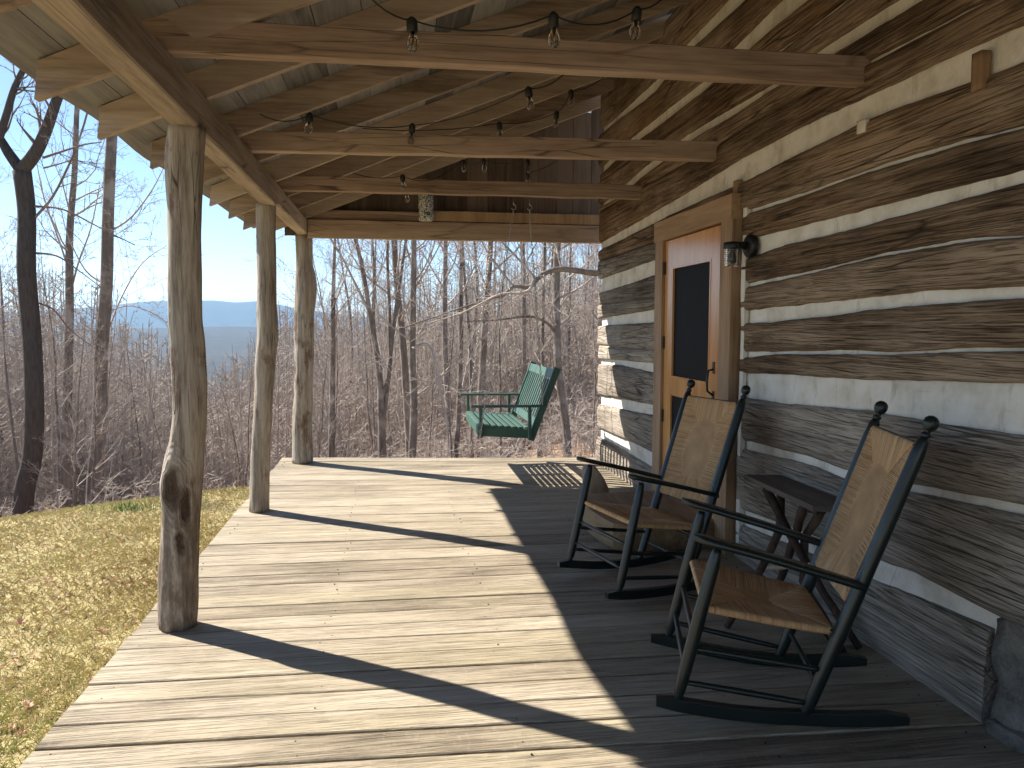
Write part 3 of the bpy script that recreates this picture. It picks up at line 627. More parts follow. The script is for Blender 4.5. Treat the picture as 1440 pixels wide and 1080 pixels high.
def make_chair(name, label, sc):
    root = empty(name); tag(root, label, 'rocking chair', 'dark green rocking chairs with rush seats'); cm = M['chair']
    fw, fwt, bw, bwt = .28, .277, .236, .252
    def F(z): return Vector((.07+.13*(z-.1)/.56, 0, z))                        # front post line
    def Bk(z): return Vector((.519+.391*(z-.01)/1.12+.0*z, 0, z))
    for sd in (-1, 1):
        def fl(z): p = F(z); p.y = sd*(fw+(fwt-fw)*(z-.1)/.56); return p
        def bl(z): p = Bk(z); p.y = sd*(bw+(bwt-bw)*z/1.12); return p
        m = MB(); m.tube([fl(.05), fl(.1), fl(.12), fl(.2), fl(.4), fl(.6), fl(.645), fl(.66)], [.013, .015, .021, .0235, .0245, .0235, .018, .014], 16); m.build('front_leg', cm, root)
        m = MB(); zz = [.03, .06, .1, .4, .8, 1.02, 1.065, 1.085]; m.tube([bl(z) for z in zz], [.015, .019, .023, .0265, .0255, .024, .02, .012], 16)
        post = m.build('back_post', cm, root)
        m = MB(); d = (bl(1.1)-bl(1.0)).normalized(); c0 = bl(1.08)
        pr = [(.012, 0), (.017, .006), (.017, .014), (.01, .02), (.012, .026), (.019, .032), (.0245, .042), (.0265, .054), (.0235, .068), (.014, .078), (.002, .081)]
        m.tube([c0+d*h for r, h in pr], [r for r, h in pr], 16); m.build('finial', cm, post)
        # arm: flat, widening to the front, follows from the front leg to the back post
        m = MB(); vs = []; fs = []; K = 16
        for k in range(K+1):
            t = k/K; s = .115+(.715-.115)*t; z = .705-(.705-.54)*t+.004*math.sin(t*math.pi)
            w = .037*(math.sin(min(1, t*7+.12)*math.pi/2)) if t < .12 else .037-.013*t
            y = sd*(.285-.03*t); th = .012
            vs += [(s, y-w, z-th), (s, y+w, z-th), (s, y+w+.002, z), (s, y+w-.002, z+th), (s, y-w+.002, z+th), (s, y-w-.002, z)]
        for k in range(K):
            for j in range(6): fs.append((k*6+j, (k+1)*6+j, (k+1)*6+(j+1) % 6, k*6+(j+1) % 6))
        fs.append(tuple(range(6))); fs.append(tuple(K*6+j for j in reversed(range(6)))); m.add(vs, fs, 0, True); m.build('arm', cm, root)
        m = MB(); vs = []; fs = []; K = 26
        for k in range(K+1):
            t = k/K; s = -.01+(.885+.01)*t; zb = (s-.5)**2/(2*2.45)+.006; zt = zb+.05-(.02*max(0, 1-t*12))-(.02*max(0, 1-(1-t)*12)); y = sd*(fw+(bw-fw)*min(1, max(0, (s-.07)/.45))); w = .017
            vs += [(s, y-w+.003, zb), (s, y+w-.003, zb), (s, y+w, zb+.004), (s, y+w, zt-.004), (s, y+w-.003, zt), (s, y-w+.003, zt), (s, y-w, zt-.004), (s, y-w, zb+.004)]
        for k in range(K):
            for j in range(8): fs.append((k*8+j, (k+1)*8+j, (k+1)*8+(j+1) % 8, k*8+(j+1) % 8))
        fs.append(tuple(range(8))); fs.append(tuple(K*8+j for j in reversed(range(8)))); m.add(vs, fs, 0); m.build('rocker', cm, root)
        for (za, zb_) in ((.155, .085), (.285, .215)):
            a, b = fl(za), bl(zb_); m = MB(); m.tube([a.lerp(b, q) for q in (.02, .1, .5, .9, .98)], [.0085, .0105, .012, .0105, .0085], 10); m.build('stretcher', cm, root)
    for z in (.2, .325):
        a, b = F(z), F(z); a.y = -fw; b.y = fw; m = MB(); m.tube([a.lerp(b, q) for q in (.03, .15, .5, .85, .97)], [.0085, .0105, .0125, .0105, .0085], 10); m.build('stretcher', cm, root)
    for z in (.16, .3):
        a, b = Bk(z), Bk(z); a.y = -bw; b.y = bw; m = MB(); m.tube([a.lerp(b, q) for q in (.03, .15, .5, .85, .97)], [.0085, .0105, .0125, .0105, .0085], 10); m.build('stretcher', cm, root)
    # seat: front rail at s .16, back rail s .62
    def seatW(u, v, h):     # u lateral, v from front (0) to back (.46)
        zf = .435-(.435-.355)*v/.46; return Vector((.165+v, u, zf+h-.014*max(0, math.sin(math.pi*min(1, max(0, v/.46))))*max(0, math.cos(math.pi*u/.56))))
    m = MB(); rush(m, [(-.27, 0), (.27, 0), (.215, .45), (-.215, .45)], ((0.0, .2), (0.0, .25)), .2, 150, seatW, rr=.0038, seed=3)
    m.build('seat', M['rush'], root)
    m = MB(); m.add([seatW(-.255, .015, -.008), seatW(.255, .015, -.008), seatW(.2, .44, -.008), seatW(-.2, .44, -.008)], [(0, 1, 2, 3)]); m.add([seatW(-.255, .015, -.012), seatW(.255, .015, -.012), seatW(.2, .44, -.012), seatW(-.2, .44, -.012)], [(3, 2, 1, 0)], .2)
    m.build('seat_underside', M['rush'], root)
    # back panel between the back posts
    zl, zh = .47, 1.045
    ax = (Bk(zh)-Bk(zl)); LB = ax.length; ax.normalize(); nn = Vector((-ax.z, 0, ax.x))
    def backW(u, v, h): return Bk(zl)+ax*v+Vector((0, u, 0))+nn*(h)+Vector((-.004+.016*max(0, math.sin(math.pi*min(1, max(0, v/LB))))*max(0, math.cos(math.pi*u/.46)), 0, 0))
    hw0, hw1 = .212, .218
    m = MB(); rush(m, [(-hw0, 0), (hw0, 0), (hw1, LB), (-hw1, LB)], ((0, .2), (0, LB-.22)), .2, 150, backW, rr=.0038, seed=5)
    m.build('back_panel', M['rush'], root)
    m = MB(); m.add([backW(-.2, .01, -.002), backW(.2, .01, -.002), backW(.2, LB-.01, -.002), backW(-.2, LB-.01, -.002)], [(0, 1, 2, 3)], .1); m.build('back_lining', M['rush'], root)
    for v in (0, LB):
        m = MB(); a, b = backW(-.24, v, 0), backW(.24, v, 0); m.bar(a, b, .012, .03, up=tuple(ax), ch=.003); m.build('back_rail', cm, root)
    for v in (0., .45):
        m = MB(); wv = .27 if v == 0 else .23; m.tube([seatW(-wv, v, -.0), seatW(wv, v, -.0)], .0095, 8); m.build('seat_rail', cm, root)
    root.scale = (sc, sc, sc)
    return root
def place(root, x, y, a): root.location = (x, y, .0); root.rotation_euler = (0, 0, a)
def copy_tree(o, parent=None):
    c = o.copy(); COL.objects.link(c); c.parent = parent
    for ch in [q for q in bpy.data.objects if q.parent == o]: copy_tree(ch, c)
    return c
ch1 = make_chair('rocking_chair', 'dark green rush-seated rocking chair closest to the camera, nearest the stone pier', 1.02)
place(ch1, 1.058, 2.859, -.306)
ch2 = copy_tree(ch1); ch2['label'] = 'dark green rush-seated rocking chair standing in front of the screen door'; place(ch2, 1.025, 3.958, .254); ch2.scale = (1.0, 1.0, 1.0)

# ================================================================== SIDE TABLE
tb = empty('side_table', (2.05, 3.5, 0)); tag(tb, 'rustic little table with a plank top on crossed branch legs between the chairs', 'table')
def tp(o): o.matrix_parent_inverse = Matrix.Translation(-Vector(tb.location)); return o
m = MB(); top = [(1.955, 3.91), (1.935, 3.17), (2.03, 3.14), (2.15, 3.3), (2.155, 3.86)]
vs = [(x, y, z) for z in (.622, .65) for x, y in top]; n = 5
m.add(vs, [tuple(reversed(range(n))), tuple(range(n, 2*n))]+[(i, (i+1) % n, n+(i+1) % n, n+i) for i in range(n)], .4); tp(m.build('table_top', M['table'], tb))
m = MB(); m.bar((1.96, 3.22, .61), (2.13, 3.3, .61), .05, .022, rnd=.2); tp(m.build('cleat', M['stick'], tb))
legs = [((1.96, 3.66, .62), (2.03, 3.42, .36), (2.08, 3.16, .1), (2.11, 3.02, .01)), ((1.97, 3.33, .62), (2.0, 3.42, .36), (1.98, 3.45, .01)),
        ((2.07, 3.25, .62), (2.02, 3.4, .36), (1.86, 3.62, .14), (1.64, 3.36, .01)), ((2.1, 3.74, .62), (2.06, 3.5, .36), (2.02, 3.02, .01))]
legs = [[(1.965, 3.67, .62), (1.99, 3.45, .42), (2.04, 3.22, .2), (2.1, 3.02, .012)],
        [(1.975, 3.31, .62), (2.0, 3.43, .42), (1.99, 3.52, .2), (1.97, 3.6, .012)],
        [(2.08, 3.3, .62), (2.05, 3.42, .42), (2.03, 3.4, .2), (2.0, 2.99, .012)],
        [(2.08, 3.72, .62), (2.0, 3.58, .42), (1.82, 3.47, .2), (1.6, 3.34, .012)]]
for k, L_ in enumerate(legs):
    m = MB(); pts = []
    for i in range(len(L_)-1):
        for q in range(4):
            p = Vector(L_[i]).lerp(Vector(L_[i+1]), q/4); pts.append(p+noise.noise_vector(p*9+Vector((k, 0, 0)))*.008)
    pts.append(Vector(L_[-1])); m.tube(pts, [.024-.008*i/len(pts)+rs.uniform(-.0015, .0015) for i in range(len(pts))], 9, rnd=k*.21); tp(m.build('leg', M['stick'], tb))
m = MB(); m.tube([(1.93, 3.62, .2), (1.96, 3.5, .24), (2.0, 3.36, .3), (2.03, 3.3, .32)], [.012, .013, .012, .011], 8, rnd=.9); tp(m.build('brace', M['driftwood'], tb))

# ================================================================== PORCH SWING
sw = empty('porch_swing', (1.03, 7.52, .45)); tag(sw, 'green slatted porch swing bench hanging on chains at the far end of the porch', 'swing')
gm = M['swing']
def sp(o): o.matrix_parent_inverse = Matrix.Translation(-Vector(sw.location)); return o
ya, yb = 6.92, 8.12
m = MB()
for k in range(8):
    x = .80+k*.062; z = .545-k*.004
    m.bar((x, ya+.0, z), (x, yb, z), .040, .014, rnd=k*.1, ch=.003)
sp(m.build('seat', gm, sw))
m = MB(); m.bar((.775, ya, .497), (.775, yb, .497), .022, .1, ch=.003); sp(m.build('seat_apron', gm, sw))
for y in (ya+.015, yb-.015, (ya+yb)/2):
    m = MB(); m.bar((.788, y, .49), (1.3, y, .455), .03, .085, ch=.003); sp(m.build('seat_rail', gm, sw))
for y in (ya-.018, yb+.018):
    m = MB(); m.bar((1.265, y, .40), (1.525, y, 1.09), .032, .065, up=(1, 0, 0), ch=.003); sp(m.build('back_post', gm, sw))
    m = MB(); m.bar((.70, y, .735), (1.42, y, .728), .06, .022, ch=.004); sp(m.build('armrest', gm, sw))
    m = MB(); m.bar((.79, y, .44), (.785, y, .724), .04, .032, up=(1, 0, 0), ch=.003); sp(m.build('arm_post', gm, sw))
    m = MB(); m.bar((1.25, y-.033 if y < 7 else y+.033, .42), (1.25, y-.033 if y < 7 else y+.033, .718), .04, .03, up=(1, 0, 0), ch=.003); sp(m.build('arm_post', gm, sw))
bx = lambda z: 1.265+.26*(z-.40)/.69-.014
m = MB(); m.bar((bx(1.03), ya, 1.03), (bx(1.03), yb, 1.03), .022, .09, up=(.35, 0, .94), ch=.003); sp(m.build('back_rail', gm, sw))
m = MB(); m.bar((bx(.57), ya, .57), (bx(.57), yb, .57), .022, .075, up=(.35, 0, .94), ch=.003); sp(m.build('back_rail', gm, sw))
m = MB()
for k in range(12):
    y = ya+.05+k*(yb-ya-.1)/11; m.bar((bx(.61), y, .61), (bx(.985), y, .985), .042, .010, up=(1, 0, 0), rnd=k*.06, ch=.002)
sp(m.build('back_slats', gm, sw))
def chain(name, a, b):
    m = MB(); a, b = Vector(a), Vector(b); L = (b-a).length; n = int(L/.034); d = (b-a).normalized(); s1 = d.cross(Vector((0, 1, 0))).normalized(); s2 = d.cross(s1)
    for k in range(n):
        c = a+(b-a)*((k+.5)/n); sd = s1 if k % 2 else s2; pts = [c+d*(.019*math.sin(t))+sd*(.0085*math.cos(t)) for t in [i*math.pi/4 for i in range(9)]]
        m.tube(pts, .0034, 5, cap=False)
    return sp(m.build(name, M['steel'], sw))
def hook(c):
    m = MB(); c = Vector(c); pts = [c+Vector((0, 0, .0)), c+Vector((0, 0, -.05))]+[c+Vector((.022*math.sin(t)-.0, 0, -.072+.022*math.cos(t))) for t in [i*math.pi/5 for i in range(8)]]
    m.tube(pts, .004, 6); sp(m.build('hook', M['steel'], sw))
for (hc, tgt) in (((1.055, 6.62, 2.62), (.775, ya-.06, .455)), ((1.2, 6.62, 2.62), (1.375, ya-.05, .74)), ((1.055, 8.1, 2.50), (.775, yb+.06, .455)), ((1.2, 8.1, 2.50), (1.375, yb+.05, .74))):
    y_ = hc[1] if hc[1] < 7 else 8.11
    hook((hc[0], y_, hc[2])); chain('chain', (hc[0], y_, hc[2]-.092), tgt)

# ================================================================== STRING LIGHTS
def strand(label, pts, bulbs, sag=.05):
    root = empty('string_light', pts[0]); tag(root, label, 'string lights', 'bulb strings hung under the porch roof')
    def bp(o): o.matrix_parent_inverse = Matrix.Translation(-Vector(root.location)); return o
    m = MB(); path = []
    for i in range(len(pts)-1):
        a, b = Vector(pts[i]), Vector(pts[i+1])
        for q in range(8):
            t = q/8; path.append(a.lerp(b, t)-Vector((0, 0, sag*4*t*(1-t))))
    path.append(Vector(pts[-1])); m.tube(path, .0035, 6, cap=False); bp(m.build('cord', M['cord'], root))
    for b in bulbs:
        i = int(b); p = Vector(pts[i]); tl = Vector((rs.uniform(-.12, .12), rs.uniform(-.2, .2), -1)).normalized()
        m = MB(); m.tube([p+tl*-.012, p+tl*.0, p+tl*.008, p+tl*.045, p+tl*.048], [.007, .02, .0215, .0205, .013], 12); so = bp(m.build('socket', M['cord'], root))
        m = MB(); pr = [(.011, .046), (.012, .055), (.019, .07), (.0235, .085), (.0235, .1), (.018, .114), (.008, .121), (.001, .122)]
        m.tube([p+tl*h for r, h in pr], [r for r, h in pr], 14, cap=False); g = m.build('bulb', M['glass'], so)
        m = MB(); m.tube([p+tl*.047, p+tl*.07], [.006, .004], 6)
        for q in range(4):
            a = q*1.57; m.tube([p+tl*.07, p+tl*.078+Vector((math.cos(a)*.009, math.sin(a)*.009, 0)), p+tl*.105+Vector((math.cos(a+.5)*.009, math.sin(a+.5)*.009, 0))], .0012, 4)
        m.build('filament', M['filament'], so)
strand('nearest bulb string, hanging in front of the closest tie beam', [(-.5, 2.2, 2.82), (-.18, 2.75, 2.78), (.076, 2.95, 2.66), (.628, 2.95, 2.715), (1.003, 3.05, 2.80), (1.3, 3.3, 3.1)], (2, 3, 4))
strand('bulb string crossing behind the closest tie beam towards the wall', [(-.75, 4.5, 2.7), (-.482, 4.6, 2.735), (.125, 4.95, 2.79), (.735, 4.1, 2.79), (1.1, 4.6, 3.1)], (1, 2, 3), .04)
strand('bulb string under the middle rafters near the wall', [(-.2, 5.2, 2.82), (.784, 5.6, 3.0), (1.266, 5.8, 3.155), (1.33, 5.6, 3.26), (1.7, 5.9, 3.5)], (1, 2, 3), .03)
strand('bulb string behind the third tie beam on the left', [(-.85, 6.8, 2.85), (-.436, 6.9, 2.885), (.072, 6.2, 2.71), (.4, 6.42, 2.76)], (1, 2), .04)
strand('farthest bulb string near the dark gable boards', [(-.3, 7.3, 2.8), (.122, 7.2, 2.78), (.675, 7.4, 3.11), (.855, 7.2, 3.085), (1.249, 7.0, 3.045), (1.25, 7.02, 2.93), (1.8, 7.6, 3.3)], (1, 2, 3, 4, 5), .04)

# feeder
fd = empty('bird_feeder', (.335, 8.0, 2.6)); tag(fd, 'speckled black and white cylindrical feeder hanging against the end beam', 'bird feeder')
m = MB(); rev(m, [(0, 0), (.06, 0), (.078, .01), (.08, .06), (.074, .1), (.08, .14), (.078, .3), (.05, .34), (0, .35)], (0, 0, 0), 'z', 20); m.build('body', M['speck'], fd)
m = MB()
for sd in (-1, 1): m.tube([(0, -.02, .1), (sd*.1, -.03, .12), (sd*.17, -.03, .11), (sd*.2, -.03, .14)], .003, 5)
m.build('perch', M['black'], fd)
m = MB(); m.tube([(0, 0, .35), (0, 0, .55)], .002, 5); m.build('wire', M['steel'], fd)

# ================================================================== TERRAIN
SA = np.array([(-180, .2), (-60, .17), (-35, .18), (-25, .2), (-13, .22), (-5, .21), (0, .18), (6, .14), (12, .105), (20, .08), (32, .06), (60, .05), (180, .05)])
def crest(a): return float(np.interp(a, [-180, -60, -30, -24, -18, -12, 0, 20, 180], [8.5, 9.3, 9.5, 9.7, 9.9, 10.2, 9.6, 9.4, 8.5]))
def ground(x, y):
    r = math.hypot(x, y); a = math.degrees(math.atan2(x, y)); c = crest(a)
    z = -.57-.012*min(r, c)-.0*r + noise.noise(Vector((x*.35, y*.35, 0)))*.03
    if r > c:
        d = r-c; s = float(np.interp(a, SA[:, 0], SA[:, 1])); soft = 1.0
        dd = d-soft*(1-math.exp(-d/soft))                     # rounded shoulder
        lim = 260.; drop = s*(dd if dd < 120 else 120+(dd-120)*1.5)
        drop += float(np.interp(a, [-180, -60, -40, -10, 2, 12, 180], [.2, .3, .36, .32, .12, .05, .1]))*min(dd, 5.)
        z -= min(drop, 135.); z += noise.noise(Vector((x*.05, y*.05, 3)))*min(1.2, d*.05)
    return z
def polar(name, radii, a0, a1, da, mat, zf):
    A = np.arange(a0, a1+1e-6, da); vs = []; fs = []
    for r in radii:
        for a in A:
            x, y = r*math.sin(R(a)), r*math.cos(R(a)); vs.append((x, y, zf(x, y)))
    n = len(A)
    for i in range(len(radii)-1):
        for j in range(n-1): fs.append((i*n+j, i*n+j+1, (i+1)*n+j+1, (i+1)*n+j))
    m = MB(); m.add(vs, [tuple(reversed(f)) for f in fs], 0, True); o = m.build(name, mat); tag(o, kind='structure'); return o
polar('lawn', list(np.arange(.3, 10.41, .35))+[10.4], -180, 180, 2.0, M['lawn'], ground)
polar('hillside', [10.4-.02, 11, 11.7, 12.5, 13.5, 15, 17, 20, 24, 29, 35, 43, 52, 64, 80, 100, 130, 170, 220, 290, 380, 520], -180, 180, 3.0, M['litter'], lambda x, y: ground(x, y)-.004)
def val(x, y):
    r = math.hypot(x, y); a = math.degrees(math.atan2(x, y))
    t = min(1, max(0, (r-500)/800)); base = ground(x, y)*(1-t)+t*(-137); n = noise.noise(Vector((x*.0011, y*.0011, 0)))*25+noise.noise(Vector((x*.0035, y*.0035, 7)))*9
    rise = 115*math.exp(-((r-5600)/1500)**2)
    return base-1.0+t*(n+rise)
polar('valley', [505, 600, 750, 950]+list(range(1200, 14000, 300)), -75, 60, 1.0, M['farland'], val)
def mtn(x, y):
    r = math.hypot(x, y); a = math.degrees(math.atan2(x, y))
    crestH = 350*float(np.interp(a, [-70, -32, -24, -20, -17, -14, -13, -11.5, -10, -8, -6, -3, 0, 40], [.3, .35, .5, .75, .97, 1.02, 1.05, .96, 1.0, .85, .62, .38, .2, .2]))
    t = math.exp(-((r-11800)/1400)**2); return -140+(crestH+140+noise.noise(Vector((a*.35, 0, 0)))*25+noise.noise(Vector((x*.0012, y*.0012, 0)))*45*(1-t))*t
polar('mountains', list(np.arange(8200, 16500, 220)), -75, 60, .5, M['mountain'], mtn)

# ================================================================== GRASS, LEAVES
rg = np.random.default_rng(5)
def blades(name, n, mat, zone, h0, h1, w, green, label, cat):
    V = []; Fc = []; Rn = []
    k = 0
    while k < n:
        r = 2.2+8.4*rg.random()**.8; a = R(rg.uniform(-62, -3)); x, y = r*math.sin(a), r*math.cos(a)
        if x > -1.3: continue
        if noise.noise(Vector((x*1.3, y*1.3, 5)))*.5+.5 < rg.random()*.75: continue
        z = ground(x, y)-.003; h = rg.uniform(h0, h1)*(.7+.3*min(1, r/6)); an = rg.random()*6.28; dx, dy = math.cos(an)*w*(1+r*.12), math.sin(an)*w*(1+r*.12); lx_, ly_ = rg.normal(0, h*.9, 2)
        i = len(V); V += [(x-dx, y-dy, z), (x+dx, y+dy, z), (x+lx_*.5+dx*.7, y+ly_*.5+dy*.7, z+h*.7), (x+lx_+0, y+ly_, z+h)]; Fc += [(i, i+1, i+2), (i, i+2, i+3)]
        g = noise.noise(Vector((x*.7, y*.7, 9)))*.5+.42; c = min(1, max(0, rg.normal(.5+.75*(g-.42), .17))); Rn += [c]*4; k += 1
    m = MB(); m.v = V; m.f = Fc; m.r = Rn; m.sm = [False]*len(Fc); o = m.build(name, mat); tag(o, label, cat, kind='stuff'); return o
blades('grass', 120000, M['blade'], None, .018, .05, .0018, 0, 'short dormant straw coloured lawn grass beside the deck', 'grass')
def leaf_pts(c, s, an, tilt, m, rn):
    # lobed oak leaf, slightly curled
    out = [(0, -1), (.12, -.7), (.38, -.62), (.2, -.4), (.5, -.2), (.25, -.02), (.52, .25), (.24, .38), (.3, .68), (0, 1), (-.3, .68), (-.24, .38), (-.52, .25), (-.25, -.02), (-.5, -.2), (-.2, -.4), (-.38, -.62), (-.12, -.7)]
    ca, sa = math.cos(an), math.sin(an); vs = []
    for (u, v) in out+[(0, 0)]:
        x, y = u*s, v*s; z = abs(u)*s*.5+abs(v)**2*s*.35*tilt; vs.append((c[0]+x*ca-y*sa, c[1]+x*sa+y*ca, c[2]+z+.006))
    n = len(out); m.add(vs, [(i, (i+1) % n, n) for i in range(n)], rn)
m = MB()
for k in range(600):
    while True:
        r = 2.4+7.6*rg.random(); a = R(rg.uniform(-60, -6)); x, y = r*math.sin(a), r*math.cos(a)
        if x < -1.34: break
    leaf_pts((x, y, ground(x, y)+rg.random()*.015), rg.uniform(.012, .04), rg.random()*6.28, rg.uniform(0, 1.6), m, rg.random())
tag(m.build('leaf_litter', M['leaf']), 'small dry brown leaf scraps scattered over the lawn', 'leaves', kind='stuff')
for (px, py, s, tl, lb) in ((30, 878, .055, 1.8, 'big curled orange-brown oak leaf upright on the lawn'), (41, 998, .05, 1.0, 'curled brown oak leaf lying on the near lawn by the deck edge'), (22, 932, .035, .8, 'small rust brown oak leaf lying on the lawn left of the near deck boards')):
    p = at(px, py, 5.); d = (p-Vector((0, 0, CAMZ))); t = (-.62-CAMZ)/d.z; p = Vector((0, 0, CAMZ))+d*t
    m = MB(); leaf_pts((p.x, p.y, ground(p.x, p.y)+.02), s, .7, tl, m, .5); o = m.build('fallen_leaf', M['leaf']); tag(o, lb, 'leaf', 'large fallen oak leaves on the lawn')
m = MB(); c = at(180, 716, 9.); d = c-Vector((0, 0, CAMZ)); c = Vector((0, 0, CAMZ))+d*((-.66-CAMZ)/d.z)
for k in range(90):
    x = c.x+rg.normal(0, .22); y = c.y+rg.normal(0, .08); z = ground(x, y); h = rg.uniform(.05, .11); ax_, ay_ = rg.normal(0, .02, 2)
    m.add([(x-.004, y, z), (x+.004, y, z), (x+ax_*.5+.003, y+ay_, z+h*.7), (x+ax_, y+ay_, z+h)], [(0, 1, 2), (0, 2, 3)])
tag(m.build('bulb_sprouts', M['sprout']), 'tuft of bright green bulb sprouts at the far edge of the lawn', 'plant', kind='stuff')

# ================================================================== TREES
def path_segs(S, P, Rr):
    for i in range(len(P)-1): S.append((*P[i], Rr[i], *P[i+1], Rr[i+1]))
def grow(S, p, d, L, r, lev, rn, up=.12, wob=.16, maxlev=2, kids=(5, 3), minr=.003):
    n = max(2, int(3+L*1.6) if lev < 2 else 2); n = min(n, 9); P = [p]; Rr = [r]; d = d.normalized()
    for i in range(n):
        d = (d+Vector((rn.gauss(0, wob), rn.gauss(0, wob), rn.gauss(0, wob)+up))).normalized(); P.append(P[-1]+d*(L/n)); Rr.append(max(minr, r*(1-.8*(i+1)/n)))
    path_segs(S, P, Rr)
    if lev < maxlev:
        for k in range(kids[min(lev, len(kids)-1)]):
            t = rn.uniform(.2, .98); i = min(n-1, int(t*n)); b = P[i].lerp(P[i+1], t*n-i); dd = (P[i+1]-P[i]).normalized()
            side = dd.cross(Vector((rn.gauss(0, 1), rn.gauss(0, 1), rn.gauss(0, 1)))).normalized()
            grow(S, b, dd*.75+side*rn.uniform(.5, .95), L*rn.uniform(.3, .55)*(1.1-t*.5), max(minr, Rr[i]*.55), lev+1, rn, up, wob, maxlev, kids, minr)
def trunk_mesh(name, P, Rr, mat, parent, n=8):
    m = MB(); m.tube(P, Rr, n, cap=True); o = m.build(name, mat, parent); return o
def make_tree(seed, H, r0, start=.35, nb=20, spread=.55, lean=.0, maxlev=2, kids=(5, 3), mat='bark', fork=False):
    rn = random.Random(seed); root = empty('bare_tree'); P = []; Rr = []; n = 14; p = Vector((0, 0, -.4)); d = Vector((rn.gauss(0, lean), rn.gauss(0, lean), 1)).normalized()
    for i in range(n+1):
        P.append(p.copy()); Rr.append(max(.012, r0*(1-i/n)**.8*(1.25 if i == 0 else 1))); d = (d+Vector((rn.gauss(0, .045), rn.gauss(0, .045), .05))).normalized(); p = p+d*((H+.4)/n)
    trunk_mesh('trunk', P, Rr, M[mat], root); S = []
    for k in range(nb):
        t = start+(.99-start)*(k+rn.random())/nb; i = min(n-1, int(t*n)); b = P[i].lerp(P[i+1], t*n-i); a = rn.random()*6.28
        L = H*spread*(1.05-t)*rn.uniform(.6, 1.1); grow(S, b, Vector((math.cos(a), math.sin(a), rn.uniform(.5, 1.5))), max(.5, L), Rr[i]*.42, 0, rn, .13, .13, maxlev, kids, .0045)
    segs_mesh('crown', S, M['twig'] if mat != 'darkbark' else M['bark'], 3, root)
    return root
variants = [make_tree(11+i, 15+(i % 3), .075+.014*(i % 4), .3+.08*(i % 3), 26, .34+.05*(i % 3), .03, 2, (7, 5)) for i in range(7)]
slim = [make_tree(51+i, 13, .045, .45, 18, .3, .05, 2, (5, 4)) for i in range(3)]
for v in variants: v['H'] = 16.
for v in slim: v['H'] = 13.
protos = variants+slim
used = {v.name: False for v in protos}
def inst(v, x, y, s, rz, label, group):
    o = v if not used[v.name] else copy_tree(v)
    used[v.name] = True
    o.location = (x, y, ground(x, y)); o.scale = (s, s, s); o.rotation_euler = (0, 0, rz); tag(o, label, 'tree', group)
    if 'H' in o: del o['H']
Hs = {v.name: v['H'] for v in protos}
SKX = [-400, -100, 0, 100, 230, 285, 320, 360, 390, 440, 500, 560, 620, 700, 800, 840, 1200]
SKY = [330, 345, 365, 385, 462, 498, 492, 472, 425, 405, 388, 372, 360, 345, 325, 315, 290]
def px_of_az(a): return 720+FPX*math.tan(R(a-YAW))
tr = random.Random(21); cnt = 0; tries = 0
spots = []
while cnt < 286 and tries < 20000:
    tries += 1; az = tr.uniform(-37, 30) if tr.random() < .93 else tr.uniform(30, 45)
    r = 13+62*tr.random()**1.25; px = px_of_az(az); x, y = r*math.sin(R(az)), r*math.cos(R(az))
    if x > 1.7 and y < 14: continue
    if any((x-a)**2+(y-b)**2 < (1.1+.01*r)**2 for a, b in spots): continue
    z = ground(x, y); lim = float(np.interp(px, SKX, SKY)); tall = tr.random() < .3 and not (215 < px < 400)
    topmax = CAMZ + (457-lim)/FPX*r; hmax = topmax-z
    v = tr.choice(variants if tr.random() < .75 else slim); H = Hs[v.name]
    s = tr.uniform(.75, 1.1)
    if not tall: s = min(s, hmax/H*tr.uniform(.8, 1.04))
    tt = -1.28-x
    if tt > 0 and y-.745*tt < 8.8: s = min(s, (tt*1.09-z)*.93/(H*1.08))
    if s < .16: continue
    if r < 18 and tall and 390 < px < 860 and tr.random() < .5: continue
    spots.append((x, y)); cnt += 1
    if px < 225: lb, gp = 'bare grey-brown tree in the thicket beyond the lawn, left of the front post', 'bare trees beyond the lawn'
    elif px < 400: lb, gp = 'bare tree on the low slope seen between the porch posts below the blue ridge', 'bare trees between the posts'
    elif px < 620: lb, gp = 'bare slender tree in the woods behind the left half of the deck end', 'bare trees behind the deck end'
    else: lb, gp = 'bare slender tree in the dense woods behind the hanging swing', 'bare trees behind the swing'
    inst(v, x, y, s, tr.random()*6.28, lb, gp)
print('trees', cnt, 'tries', tries)

